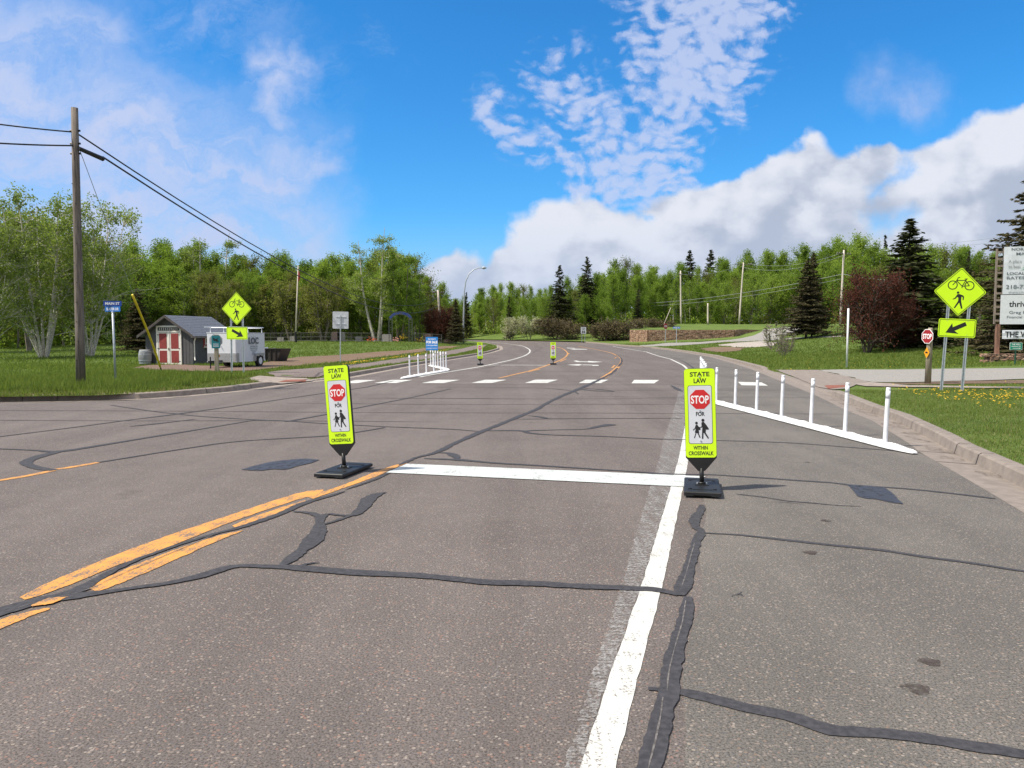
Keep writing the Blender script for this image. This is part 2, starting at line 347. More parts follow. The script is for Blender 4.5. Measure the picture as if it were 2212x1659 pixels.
m_pole = M('weathered_pole', (0.15, 0.125, 0.105), 0.85, 0.45, 5, 0.5, stretch=(6, 6, .35))
m_pole_l = M('pale_pole', (0.52, 0.46, 0.40), 0.85, 0.25, 5, 0.3, stretch=(6, 6, .35))
m_wire = M('wire_black', (0.02, 0.02, 0.022), 0.6, 0.1)
m_wire_l = M('wire_grey', (0.25, 0.27, 0.26), 0.5, 0.1)
m_fyg = M('fluorescent_yellow_green', (0.62, 0.92, 0.010), 0.42, 0.03, 2.0)
m_black = M('sign_black', (0.012, 0.012, 0.013), 0.55, 0.1)
m_rubber = M('black_rubber', (0.008, 0.0085, 0.010), 0.55, 0.45, 6.0, 0.15)
m_plast = M('black_plastic', (0.006, 0.006, 0.007), 0.5, 0.2)
m_sheet = M('sign_white', (0.62, 0.64, 0.68), 0.5, 0.05)
m_red = M('sign_red', (0.56, 0.018, 0.020), 0.45, 0.06)
m_dred = M('sign_dark_red', (0.30, 0.012, 0.018), 0.45, 0.08)
m_wtxt = M('sign_lettering_white', (0.85, 0.85, 0.85), 0.5, 0.03)
m_galv = M('galvanised_steel', (0.42, 0.46, 0.50), 0.45, 0.18, 14, 0.0, 0.35)
m_alu = M('aluminium_back', (0.55, 0.57, 0.60), 0.45, 0.08, 6, 0.0, 0.2)
m_dwhite = M('white_post', (0.70, 0.71, 0.74), 0.45, 0.10, 5)
m_dsep = M('white_separator', (0.66, 0.67, 0.68), 0.6, 0.22, 14)
m_band = M('reflective_band', (0.70, 0.72, 0.76), 0.3, 0.05)
m_blue = M('sign_blue', (0.010, 0.060, 0.34), 0.45, 0.1)
m_blue2 = M('sign_bright_blue', (0.020, 0.17, 0.56), 0.5, 0.1)
m_fsblue = M('for_sale_blue', (0.015, 0.20, 0.58), 0.55, 0.1)
m_teal = M('sign_teal', (0.012, 0.20, 0.24), 0.5, 0.1)
m_green = M('sign_green', (0.010, 0.25, 0.16), 0.5, 0.08)
m_dkgreen = M('post_green', (0.012, 0.07, 0.045), 0.5, 0.1)
m_amber = M('sign_amber', (0.72, 0.32, 0.01), 0.5, 0.1)
m_guard = M('guard_yellow', (0.80, 0.58, 0.03), 0.5, 0.12)
m_siding = M('grey_siding', (0.072, 0.073, 0.076), 0.75, 0.12, 5, 0.1)
m_trim = M('white_trim', (0.66, 0.64, 0.58), 0.6, 0.06)
m_door = M('red_door', (0.23, 0.030, 0.026), 0.6, 0.12)
m_shingle = M('roof_shingle', (0.115, 0.13, 0.165), 0.85, 0.30, 16, 0.4)
m_fascia = M('brown_fascia', (0.16, 0.14, 0.13), 0.7, 0.1)
m_glass = M('dark_glass', (0.03, 0.035, 0.04), 0.12, 0.2)
m_trailer = M('trailer_white', (0.66, 0.68, 0.72), 0.35, 0.03)
m_steel = M('diamond_plate', (0.36, 0.36, 0.36), 0.45, 0.2, 24, 0.1, 0.4)
m_tyre = M('tyre', (0.015, 0.015, 0.015), 0.85, 0.2)
m_dump = M('dumpster_brown', (0.030, 0.024, 0.022), 0.6, 0.3)
m_barrel = M('grey_barrel', (0.22, 0.23, 0.24), 0.8, 0.25, 5, 0.2, stretch=(1, 1, .2))
m_mulch = M('wood_mulch', (0.15, 0.095, 0.070), 0.95, 0.35, 16, 0.9)
m_post = M('weathered_post', (0.30, 0.26, 0.19), 0.85, 0.35, 5, 0.4, stretch=(5, 5, .4))
m_board = M('weathered_timber', (0.21, 0.17, 0.14), 0.85, 0.3, 5, 0.3, stretch=(4, 4, .5))
m_timber = M('reddish_timber_post', (0.19, 0.10, 0.07), 0.85, 0.45, 4, 0.3, stretch=(4, 4, .6))
m_banner = M('banner_white', (0.60, 0.63, 0.68), 0.6, 0.05, 2)
m_grey_txt = M('banner_grey_lettering', (0.12, 0.14, 0.16), 0.6, 0.1)
m_lgrey_txt = M('banner_pale_lettering', (0.30, 0.32, 0.34), 0.6, 0.1)
m_tree_logo = M('banner_green_print', (0.06, 0.30, 0.14), 0.6, 0.1)
m_stone = M('granite', (0.30, 0.28, 0.27), 0.7, 0.2, 14)
m_stone_r = M('granite_pink', (0.34, 0.22, 0.19), 0.7, 0.2, 14)
m_fence = M('fence_wire_dark', (0.10, 0.10, 0.10), 0.6, 0.2)
m_iron = M('arch_iron', (0.075, 0.078, 0.078), 0.6, 0.2)
m_orange = M('flowers_orange', (0.75, 0.12, 0.03), 0.7, 0.2)
m_yflow = M('flowers_yellow', (0.8, 0.5, 0.02), 0.7, 0.2)
m_pinkf = M('flowers_pink', (0.6, 0.3, 0.28), 0.7, 0.2)
m_lamp = M('lamp_glass', (0.6, 0.62, 0.62), 0.3, 0.1)

def stone_wall_mat():
    m, t, bs = new_mat('stacked_stone')
    tc = t.n.new('ShaderNodeTexCoord')
    v = t.mapping(tc.outputs['Object'], (2.6, 2.6, 8.0)); vn = t.n.new('ShaderNodeTexVoronoi'); vn.inputs['Scale'].default_value = 1.3; t.l.new(v, vn.inputs['Vector'])
    s = t.n.new('ShaderNodeSeparateColor'); t.l.new(vn.outputs['Color'], s.inputs[0])
    e = t.n.new('ShaderNodeTexVoronoi'); e.feature = 'DISTANCE_TO_EDGE'; e.inputs['Scale'].default_value = 1.3; t.l.new(v, e.inputs['Vector'])
    c = t.ramp(s.outputs[0], [(0, (0.22, 0.12, 0.08)), (0.5, (0.38, 0.23, 0.155)), (1, (0.50, 0.34, 0.24))])
    c = t.mix(t.sstep(e.outputs[0], 0.02, 0.10, 1.0, 0.0), c, (0.05, 0.035, 0.028))
    t.l.new(c, bs.inputs['Base Color']); bs.inputs['Roughness'].default_value = 0.9
    b = t.n.new('ShaderNodeBump'); b.inputs['Strength'].default_value = 0.9; b.inputs['Distance'].default_value = 0.05
    t.l.new(e.outputs[0], b.inputs['Height']); t.l.new(b.outputs[0], bs.inputs['Normal'])
    return m
m_stonewall = stone_wall_mat()

# ------------------------------------------------------------------ mesh tools
def link(name, me, mat, parent=None, smooth=False):
    if mat is not None: me.materials.append(mat)
    if smooth: me.polygons.foreach_set('use_smooth', [True] * len(me.polygons))
    o = bpy.data.objects.new(name, me); COL.objects.link(o)
    if parent is not None: o.parent = parent
    return o
class MB:
    def __init__(s): s.v = []; s.f = []; s.T = Matrix.Identity(4)
    def add(s, vs, fs):
        k = len(s.v); s.v += [tuple(s.T @ Vector(p)) for p in vs]; s.f += [tuple(i + k for i in f) for f in fs]; return s
    def box(s, c, d, rz=0.0, rx=0.0, ry=0.0, taper=1.0):
        m = Matrix.Translation(c) @ Matrix.Rotation(rz, 4, 'Z') @ Matrix.Rotation(ry, 4, 'Y') @ Matrix.Rotation(rx, 4, 'X')
        vs = [tuple(m @ Vector((x * d[0] / 2 * (taper if z > 0 else 1), y * d[1] / 2 * (taper if z > 0 else 1), z * d[2] / 2))) for z in (-1, 1) for y in (-1, 1) for x in (-1, 1)]
        return s.add(vs, [(0, 2, 3, 1), (4, 5, 7, 6), (0, 1, 5, 4), (2, 6, 7, 3), (0, 4, 6, 2), (1, 3, 7, 5)])
    def bbox(s, c, d, b=0.01, rz=0.0):
        """box with chamfered vertical and top edges"""
        m = Matrix.Translation(c) @ Matrix.Rotation(rz, 4, 'Z'); hx, hy, hz = d[0] / 2, d[1] / 2, d[2] / 2
        def ring(i, z): return [(hx - i, hy - i - b, z), (hx - i - b, hy - i, z), (-hx + i + b, hy - i, z), (-hx + i, hy - i - b, z), (-hx + i, -hy + i + b, z), (-hx + i + b, -hy + i, z), (hx - i - b, -hy + i, z), (hx - i, -hy + i + b, z)]
        rs = ring(b, -hz) + ring(0, -hz + b) + ring(0, hz - b) + ring(b, hz)
        fs = [tuple(range(7, -1, -1)), tuple(range(24, 32))]
        for k in range(3):
            for j in range(8): fs.append((k * 8 + j, k * 8 + (j + 1) % 8, k * 8 + 8 + (j + 1) % 8, k * 8 + 8 + j))
        fs = [f[::-1] if i >= 2 and False else f for i, f in enumerate(fs)]
        return s.add([tuple(m @ Vector(p)) for p in rs], fs)
    def tube(s, pts, rad, n=8, cap=True):
        pts = [Vector(p) for p in pts]; N = len(pts); rad = rad if hasattr(rad, '__len__') else [rad] * N
        vs = []; up0 = None
        for i, p in enumerate(pts):
            d = (pts[min(i + 1, N - 1)] - pts[max(i - 1, 0)]).normalized()
            if up0 is None:
                up0 = Vector((0, 0, 1)) if abs(d.z) < 0.9 else Vector((1, 0, 0))
            a = d.cross(up0)
            if a.length < 1e-4: a = d.cross(Vector((0, 1, 0)))
            a.normalize(); b = a.cross(d).normalized(); up0 = b
            for k in range(n):
                th = 2 * math.pi * k / n; vs.append(tuple(p + (a * math.cos(th) + b * math.sin(th)) * rad[i]))
        fs = [(i * n + k, i * n + (k + 1) % n, (i + 1) * n + (k + 1) % n, (i + 1) * n + k) for i in range(N - 1) for k in range(n)]
        if cap: fs += [tuple(range(n - 1, -1, -1)), tuple(range((N - 1) * n, N * n))]
        return s.add(vs, fs)
    def plate(s, pts, y0, y1):
        """outline in x,z extruded from y0 (front) to y1"""
        n = len(pts); vs = [(x, y0, z) for x, z in pts] + [(x, y1, z) for x, z in pts]
        return s.add(vs, [tuple(range(n)), tuple(range(2 * n - 1, n - 1, -1))] + [((i + 1) % n, i, n + i, n + (i + 1) % n) for i in range(n)])
    def ringplate(s, outer, inner, y0, y1):
        n = len(outer); vs = [(x, y0, z) for x, z in outer] + [(x, y0, z) for x, z in inner] + [(x, y1, z) for x, z in outer] + [(x, y1, z) for x, z in inner]
        fs = []
        for i in range(n):
            j = (i + 1) % n; fs += [(i, j, n + j, n + i), (j, i, 2 * n + i, 2 * n + j), (n + i, n + j, 3 * n + j, 3 * n + i)]
        return s.add(vs, fs)
    def build(s, name, mat, parent=None, smooth=False):
        me = bpy.data.meshes.new(name); me.from_pydata(s.v, [], s.f); me.update()
        return link(name, me, mat, parent, smooth)
def rrect(x0, x1, z0, z1, r, n=5):
    out = []
    for cx, cz, a0 in ((x1 - r, z1 - r, 0), (x0 + r, z1 - r, 90), (x0 + r, z0 + r, 180), (x1 - r, z0 + r, 270)):
        for k in range(n + 1): a = R(a0 + 90 * k / n); out.append((cx + r * math.cos(a), cz + r * math.sin(a)))
    return out
def rdiamond(cx, cz, half, r, n=5):
    p = rrect(-half, half, -half, half, r, n); c = math.sqrt(.5)
    return [(cx + (x - z) * c, cz + (x + z) * c) for x, z in p]
def ngon(cx, cz, r, n, a0=0.0, sx=1.0): return [(cx + r * sx * math.cos(a0 + 2 * math.pi * k / n), cz + r * math.sin(a0 + 2 * math.pi * k / n)) for k in range(n)]
def text_faces(s, bold=0.0):
    cu = bpy.data.curves.new('t', 'FONT'); cu.body = s; cu.resolution_u = 3; cu.offset = bold; cu.align_x = 'LEFT'
    ob = bpy.data.objects.new('t', cu); COL.objects.link(ob)
    bpy.context.view_layer.update(); dg = bpy.context.evaluated_depsgraph_get()
    me = bpy.data.meshes.new_from_object(ob.evaluated_get(dg))
    v = np.array([tuple(p.co) for p in me.vertices]); f = [tuple(p.vertices) for p in me.polygons]
    bpy.data.objects.remove(ob); bpy.data.curves.remove(cu); bpy.data.meshes.remove(me)
    return v, f
def put_text(mb, s, x0, x1, z0, z1, y, bold=0.02, warp=None):
    v, f = text_faces(s, bold); mn, mx = v.min(0), v.max(0)
    x = x0 + (v[:, 0] - mn[0]) / (mx[0] - mn[0]) * (x1 - x0); z = z0 + (v[:, 1] - mn[1]) / (mx[1] - mn[1]) * (z1 - z0)
    pts = [(a, y, b) for a, b in zip(x, z)]
    if warp: pts = [warp(p) for p in pts]
    mb.add(pts, f); return mb
def thing(name, label, cat, loc=(0, 0, 0), rz=0.0, group=None, lean=(0, 0)):
    o = bpy.data.objects.new(name, None); COL.objects.link(o); o.location = loc; o.rotation_euler = (lean[0], lean[1], rz); o.empty_display_size = .3
    o['label'] = label; o['category'] = cat
    if group: o['group'] = group
    return o
def tag(o, label, cat, group=None, kind=None):
    o['label'] = label; o['category'] = cat
    if group: o['group'] = group
    if kind: o['kind'] = kind
    return o
def kids(o): return [c for c in bpy.data.objects if c.parent == o]
def dup(root, loc, rz, label, scale=(1, 1, 1), group=None, ch=None):
    r = root.copy(); COL.objects.link(r); r.location = loc; r.rotation_euler = (root.rotation_euler[0], root.rotation_euler[1], rz); r.scale = scale; r['label'] = label
    if group: r['group'] = group
    for c in (ch if ch is not None else kids(root)):
        d = c.copy(); COL.objects.link(d); d.parent = r
        if ch is None:
            for g in kids(c): e = g.copy(); COL.objects.link(e); e.parent = d
    return r
def struct(o, kind='structure'): o['kind'] = kind; return o

# ------------------------------------------------------------------ setting: ground, road, kerbs
def grid_mesh(name, ys, cols, zf, mat):
    """rows over ys; cols(y) gives the x positions"""
    X = np.array([cols(y) for y in ys]); Y = np.repeat(np.array(ys)[:, None], X.shape[1], 1); Z = zf(X, Y)
    n, m_ = X.shape; vs = np.stack([X, Y, Z], -1).reshape(-1, 3)
    fs = [(i * m_ + j, i * m_ + j + 1, (i + 1) * m_ + j + 1, (i + 1) * m_ + j) for i in range(n - 1) for j in range(m_ - 1)]
    me = bpy.data.meshes.new(name); me.from_pydata(vs.tolist(), [], fs); me.update()
    return struct(link(name, me, mat, smooth=True))
ys_all = sorted(set([-16, -12, -8, -4] + list(np.arange(0, 30, 0.5)) + list(np.arange(30, 175, 1.0)) + [float(k) for k in XA[:, 0]] + [float(k) for k in XL[:, 0] if k < 165]))
ys_all = [float(y) for y in ys_all if y <= 164]
grid_mesh('road', ys_all, lambda y: np.linspace(xl(y) + 0.0, xa(y), 9), lambda X, Y: rise(Y), m_lane)
offs = [0, .15, .3, .6, .9, 1.2, 1.6, 2, 2.5, 3, 3.5, 4, 4.5, 5, 5.5, 6, 6.6, 7.2, 8, 9, 10, 11, 12, 13.5, 15, 17, 20, 23, 27, 36, 48, 64, 90, 130, 200]
grid_mesh('grass_ground', ys_all, lambda y: xa(y) + 0.65 + np.array(offs), H, m_lawn)
grid_mesh('lawn_ground', ys_all, lambda y: xl(y) - 0.65 - np.array(offs[::-1]), H, m_lawn_l)
g = MB(); g.add([(-2500, -2500, -0.4), (2500, -2500, -0.4), (2500, 2500, -0.4), (-2500, 2500, -0.4)], [(0, 1, 2, 3)])
struct(g.build('ground', m_lawn_l))
far = MB(); far.add([(-400, 163.5, 0.95), (400, 163.5, 0.95), (900, 1500, 0.95), (-900, 1500, 0.95)], [(0, 1, 2, 3)]); struct(far.build('far_ground', m_lawn_l))
# kerb and gutter swept along the asphalt edge
def kerb(name, side, y0, y1, mat, low=()):
    ys = [y for y in np.arange(y0, y1, 0.5)]; ys.append(y1)
    base = [((xa if side > 0 else xl)(y), y) for y in ys]
    prof = [(0.0, 0.002), (0.44, -0.012), (0.47, 0.115), (0.50, CURB + .006), (0.64, CURB + .008), (0.80, CURB - 0.03)]
    vs = []; n = len(prof)
    pts = np.array(base); tan = np.gradient(pts, axis=0); tan /= np.linalg.norm(tan, axis=1)[:, None]
    nor = np.stack([tan[:, 1], -tan[:, 0]], 1) * side
    for (p, nn) in zip(pts, nor):
        drop = 1.0
        for (ya, yb) in low:
            drop *= 1 - .885 * float(ss(p[1], ya - 1.2, ya) * (1 - ss(p[1], yb, yb + 1.2)))
        for (o, z) in prof:
            zz = z * drop if z > 0.05 else z
            q = p + nn * o; vs.append((q[0], q[1], float(rise(p[1])) + zz + (0.012 * (1 - drop) if z > .05 else 0)))
    N = len(ys); fs = [(i * n + j, i * n + j + 1, (i + 1) * n + j + 1, (i + 1) * n + j) for i in range(N - 1) for j in range(n - 1)]
    if side > 0: pass
    me = bpy.data.meshes.new(name); me.from_pydata(vs, [], fs); me.update()
    return struct(link(name, me, mat))
def joints(side, ylist, low):
    q = MB(); f_ = xa if side > 0 else xl
    for y in ylist:
        if any(a - 1.5 < y < b + 1.5 for a, b in low): continue
        p = np.array([float(f_(y)), y]); tn = np.array([float(f_(y + .3) - f_(y - .3)), .6]); tn /= np.linalg.norm(tn); nn = np.array([tn[1], -tn[0]]) * side; z0 = float(rise(y))
        pr = [(0.0, 0.006), (0.435, -0.007), (0.464, 0.115), (0.498, CURB + .010), (0.63, CURB + .012)]; w = random.uniform(.006, .012); sk = random.uniform(-.04, .04)
        vs = []
        for o, z in pr:
            c = p + nn * o + tn * sk * o * 2
            for s_ in (-1, 1): e = c + tn * w * s_; vs.append((e[0], e[1], z0 + z))
        q.add(vs, [(2 * k, 2 * k + 1, 2 * k + 3, 2 * k + 2) for k in range(4)])
    struct(q.build('kerb_joint', m_seal))
joints(1, [6.3, 9.7, 10.6, 13.4, 16.2, 19.1] + list(np.arange(40, 100, 3.0)), [(22, 36)]); joints(-1, [18.55, 18.72, 19.6, 21.4, 23.6] + list(np.arange(32, 100, 3.0)), [(25.8, 29.4)])
kerb('kerb', 1, -8, 112, m_conc_r, low=[(22.0, 36.2)])
kerb('kerb', -1, 17.4, 126, m_conc, low=[(25.8, 29.4)])

# edge line of the lane in world coordinates
def PW(lst): return [P(*q) for q in lst]
edge_px = [(1292, 1659), (1345, 1470), (1407, 1271), (1462, 1054), (1478, 985), (1490, 900), (1494, 850), (1492, 815), (1488, 800), (1476, 789), (1449, 776), (1396, 760), (1326, 748.5)]
E = [P(*q) for q in edge_px]
E0 = E[0] - (E[1] - E[0]) * 3.0
EY = np.array([E0.y] + [p.y for p in E]); EX = np.array([E0.x] + [p.x for p in E])
def xe(y): return np.interp(y, EY, EX)
grid_mesh('road_shoulder', [y for y in ys_all if -9 < y < 88], lambda y: np.linspace(xe(y) + 0.30 + 0.03 * math.sin(y * 3), xa(y) - 0.002, 4), lambda X, Y: rise(Y) + 0.0015, m_shoulder)

LAY = [0.0]
def catmull(pts, step=0.12):
    pts = [Vector(p) for p in pts]
    if len(pts) < 3:
        L = (pts[1] - pts[0]).length; n = max(2, int(L / step)); return [pts[0].lerp(pts[1], k / n) for k in range(n + 1)], [k / n for k in range(n + 1)]
    out = []; par = []
    for i in range(len(pts) - 1):
        p0 = pts[max(i - 1, 0)]; p1 = pts[i]; p2 = pts[i + 1]; p3 = pts[min(i + 2, len(pts) - 1)]
        n = max(1, min(60, int((p2 - p1).length / step)))
        for k in range(n):
            t = k / n; out.append(.5 * ((2 * p1) + (-p0 + p2) * t + (2 * p0 - 5 * p1 + 4 * p2 - p3) * t * t + (-p0 + 3 * p1 - 3 * p2 + p3) * t ** 3)); par.append(i + t)
    out.append(pts[-1]); par.append(len(pts) - 1); return out, [p / (len(pts) - 1) for p in par]
def ribbon(mb, world, width, z, step=0.12, rag=0.0, taper=False, lumps=0.0):
    c, par = catmull(world, step); N = len(c)
    w = np.interp(par, np.linspace(0, 1, len(width)), width) if hasattr(width, '__len__') else np.full(N, width)
    LAY[0] += 0.00025; z = z + (LAY[0] * .16) % 0.002
    vs = []; ph = random.random() * 9
    for i, p in enumerate(c):
        d = (c[min(i + 1, N - 1)] - c[max(i - 1, 0)]); d.z = 0
        if d.length < 1e-6: d = Vector((0, 1, 0))
        d.normalize(); n = Vector((d.y, -d.x, 0)); dl_ = i * step; hw = w[i] / 2 * (1 + lumps * .6 * (math.sin(dl_ * 4.1 + ph) * .5 + math.sin(dl_ * 11 + ph * 2) * .35 + math.sin(dl_ * 29 + ph) * .3))
        if taper:
            e = min(1.0, min(i, N - 1 - i) / 3.0); hw *= (0.55 + 0.45 * e)
        r1, r2 = random.uniform(-rag, rag), random.uniform(-rag, rag)
        a = p + n * (hw + r1); b = p - n * (hw + r2)
        for q in (a, b): vs.append((q.x, q.y, float(rise(q.y)) + z))
    k = len(mb.v); mb.v += vs; mb.f += [(k + 2 * i, k + 2 * i + 1, k + 2 * i + 3, k + 2 * i + 2) for i in range(N - 1)]
def flat(mb, world, z):
    LAY[0] += 0.00025; zz = z + (LAY[0] * .16) % 0.002
    k = len(mb.v); mb.v += [(p.x, p.y, float(rise(p.y)) + zz) for p in world]; mb.f.append(tuple(range(k, k + len(world))))
PAINT, SEAL, BAR = 0.0034, 0.0060, 0.0086

wm = MB()
ribbon(wm, [Vector((xe(y), y, 0)) for y in np.concatenate([np.arange(0.5, 12, .5), np.arange(12, 95, 1.5)])], 0.128, PAINT, .1, 0.004)
ribbon(wm, PW([(906, 814.6), (940, 808), (1020, 795), (1052, 789), (1110, 776), (1138, 766), (1145, 758), (1139, 752), (1126, 747), (1100, 743), (1080, 741), (1050, 738)]), 0.14, PAINT, .4, 0.003)
ribbon(wm, PW([(1056, 788.6), (1118, 788.7), (1180, 789)]), .36, PAINT, .4, .003)
bars = [((725, 827.8), (771, 827.8), (812, 821), (770, 821)), ((808.5, 827.5), (856, 827.5), (891, 820.8), (846, 820.8)), ((911, 827.5), (958, 827.5), (993, 820.7), (946, 820.7)),
        ((1018, 827.3), (1063, 827.3), (1094, 820.5), (1048, 820.5)), ((1134, 827.3), (1182, 827.3), (1205, 820.3), (1156, 820.3)), ((1250, 827.5), (1298, 827.5), (1314, 820.5), (1265, 820.5)),
        ((1364, 828), (1413, 828.3), (1424, 821), (1370, 820.8)), ((1484, 829.5), (1535, 830), (1536, 822.5), (1485, 822)), ((1602, 832.3), (1659, 833.3), (1645, 826.3), (1594, 825))]
for b4 in bars: flat(wm, PW(b4), PAINT)
def fan(mb, pts): flat(mb, PW(pts), PAINT)
z7 = lambda x, y: (940.3 + .2 * x, 696.9 + .2 * y)
for pl in ([(1490, 414), (1525, 410), (1560, 418), (1530, 425)], [(1530, 419), (1660, 421), (1660, 427), (1530, 425)], [(1650, 414), (1810, 425), (1700, 431), (1650, 429)],
           [(1420, 457), (1555, 449), (1590, 456), (1545, 465)], [(1590, 454), (1700, 456), (1700, 461), (1590, 459)], [(1690, 456), (1762, 458), (1766, 466), (1700, 468)],
           [(1420, 272), (1505, 275), (1510, 279), (1425, 277)], [(1450, 287), (1500, 283), (1640, 286), (1640, 290), (1500, 291)]):
    flat(wm, PW([z7(*q) for q in pl]), PAINT)
struct(wm.build('road_markings_white', m_white))
bar = MB(); c4 = PW([(834, 1022), (879, 1003), (1524, 1030.5), (1486, 1053)])
n_ = 40; top_ = [c4[1].lerp(c4[2], k / n_) for k in range(n_ + 1)]; bot_ = [c4[0].lerp(c4[3], k / n_) for k in range(n_ + 1)]
for k in range(n_): bar.add([(p.x, p.y, BAR) for p in (bot_[k], bot_[k + 1], top_[k + 1], top_[k])], [(0, 1, 2, 3)])
struct(bar.build('stop_line', m_bar))

ym = MB()
ribbon(ym, PW([(-12, 1040), (60, 1028), (116, 1016.6)]), .10, PAINT, .1, .004); ribbon(ym, PW([(124, 1014), (170, 1007), (210, 999.5)]), .10, PAINT, .1, .004)
def strip(mb, top, bot, z=PAINT, n=44, rag=0.006):
    """quad strip between two hand-drawn edges"""
    T = [P(*q) for q in top]; B = [P(*q) for q in bot]
    def samp(L):
        c, _ = catmull(L, .08); d = [0]
        for i in range(1, len(c)): d.append(d[-1] + (c[i] - c[i - 1]).length)
        return [Vector([np.interp(k / n * d[-1], d, [p[a] for p in c]) for a in range(3)]) for k in range(n + 1)]
    T, B = samp(T), samp(B); LAY[0] += 0.00025; zz = z + (LAY[0] * .16) % 0.002; k = len(mb.v)
    for a, b in zip(T, B):
        for q in (a, b): mb.v.append((q.x + random.uniform(-rag, rag), q.y + random.uniform(-rag, rag) * 1.5, zz))
    mb.f += [(k + 2 * i, k + 2 * i + 1, k + 2 * i + 3, k + 2 * i + 2) for i in range(n)]
strip(ym, [(40, 1292), (100, 1262), (224, 1209.6), (360, 1159), (504, 1111), (640, 1067), (698, 1058)], [(56, 1296), (130, 1272), (240, 1228), (370, 1180), (504, 1127), (640, 1081), (700, 1065)])
strip(ym, [(184, 1270), (250, 1240), (300, 1218), (400, 1181), (470, 1159), (522, 1147)], [(210, 1280), (270, 1257), (320, 1236), (410, 1196), (474, 1168), (524, 1148)])
strip(ym, [(500, 1136), (580, 1106), (658, 1081)], [(512, 1143), (590, 1114), (660, 1084)], n=20)
strip(ym, [(664, 1074), (744, 1047), (808, 1021), (852, 1005.6), (878, 999.5)], [(676, 1078), (748, 1053), (812, 1030), (852, 1012), (880, 1001.5)], rag=.004)
strip(ym, [(66, 1312), (100, 1296), (148, 1291)], [(70, 1313), (110, 1308), (146, 1293)], z=SEAL + .003, n=14)
strip(ym, [(-40, 1356), (30, 1330), (108, 1314)], [(-40, 1380), (30, 1347), (104, 1318)], n=20)
ribbon(ym, PW([(1078, 817), (1120, 807), (1152, 799), (1188, 787), (1216, 775), (1226, 765), (1222, 758), (1214, 753), (1200, 749)]), .12, PAINT, .3, .003)
for q in ([(1140, 803.5), (1166, 797.5)], [(1210, 781), (1223, 775.5)], [(1228.5, 764.5), (1229, 763)]): ribbon(ym, PW(q), .11, PAINT, .3)
ribbon(ym, PW([(1302, 817), (1326, 801), (1340, 787), (1343, 779), (1340, 773), (1330, 767), (1318, 762), (1292, 756), (1248, 747.5)]), [.22, .22, .2, .16, .13, .12, .12, .12, .12], PAINT, .3, .004)
for q in ([(1322, 795), (1328, 789)], [(1328, 774), (1331, 772)]): ribbon(ym, PW(q), .11, PAINT, .3)
for q in ([(1060, 742.8), (1160, 744)], [(1200, 741.5), (1260, 743)]): ribbon(ym, PW(q), .11, PAINT, .5)
struct(ym.build('road_markings_yellow', m_yellow))

# scuffed remains of older paint beside the edge line
gm = MB(); ysc = np.arange(2.2, 24, .4); wsc = np.interp(ysc, [2, 3, 4.84, 8, 12, 24], [.045, .06, .125, .21, .28, .30]); c0 = [Vector((xe(y) - 0.070 - w_ / 2, y, 0)) for y, w_ in zip(ysc, wsc)]
ribbon(gm, c0, list(wsc), 0.0024, .03, .010); struct(gm.build('old_paint_scuffs', m_worn))
gm = MB(); ribbon(gm, PW([(950, 1640), (1020, 1540), (1110, 1400), (1200, 1240), (1290, 1090), (1360, 960), (1400, 880)]), .04, .0024, .1, .008); struct(gm.build('faint_paint_scuffs', m_faint))

# sealed cracks
sm = MB()
def crack(px, w=.07, rag=.004, lumps=.25, taper=True, step=.04): ribbon(sm, PW(px), w, SEAL, step, rag, taper, lumps)
crack([(-30, 1338), (0, 1324), (80, 1301), (150, 1284), (200, 1259), (250, 1232), (300, 1209), (400, 1173.5), (470, 1153), (520, 1140), (600, 1113), (660, 1087), (720, 1070), (745, 1062)], [.16, .16, .16, .12, .07, .05, .045, .045, .05, .07, .07, .09, .06, .03], .006, .2)
crack([(745, 1059), (800, 1040), (834, 1025), (850, 1018)], [.02, .05, .05, .03], .008)
crack([(862, 1006), (900, 989), (942, 978), (985, 957), (1042, 932), (1070, 921), (1114, 903), (1160, 884), (1180, 872), (1215, 855), (1240, 845), (1270, 832), (1300, 818), (1322, 806), (1334, 795)], [.05, .07, .09, .10, .13, .10, .12, .11, .1, .13, .16, .15, .14, .13, .12], .012, .35)
crack([(120, 1297), (170, 1288), (240, 1279), (300, 1270), (360, 1262), (432, 1246), (484, 1230), (520, 1224), (600, 1226), (656, 1229), (760, 1238), (885, 1244), (950, 1249), (1050, 1259), (1150, 1262), (1250, 1268), (1350, 1272), (1420, 1276), (1466, 1287)],
      [.13, .12, .06, .06, .06, .10, .10, .07, .08, .12, .11, .10, .09, .11, .10, .09, .08, .08, .08], .004, .15)
crack([(606, 1226), (632, 1206), (655, 1188), (676, 1168), (688, 1148), (690, 1130), (686, 1116), (668, 1109), (632, 1106)], [.06, .10, .09, .17, .14, .07, .07, .06, .03], .008, .2)
crack([(690, 1130), (705, 1112), (735, 1114), (765, 1113), (785, 1096), (796, 1080), (812, 1070), (834, 1064)], [.06, .06, .035, .08, .13, .15, .12, .03], .007, .2)
crack([(690, 1136), (720, 1128), (762, 1113)], [.06, .04, .05], .006)
crack([(646, 1228), (660, 1220), (690, 1216)], [.09, .05, .02])
crack([(1516, 1092), (1512, 1106), (1500, 1124), (1502, 1138), (1514, 1151), (1504, 1172), (1494, 1210), (1484, 1245), (1474, 1268), (1468, 1288)], [.06, .07, .10, .08, .07, .07, .075, .09, .12, .10], .007, .2)
crack([(1487, 1291), (1482, 1330), (1464, 1390), (1450, 1450), (1444, 1500), (1434, 1530), (1420, 1590), (1404, 1659), (1385, 1740)], [.07, .085, .085, .09, .09, .08, .10, .095, .09], .006, .12)
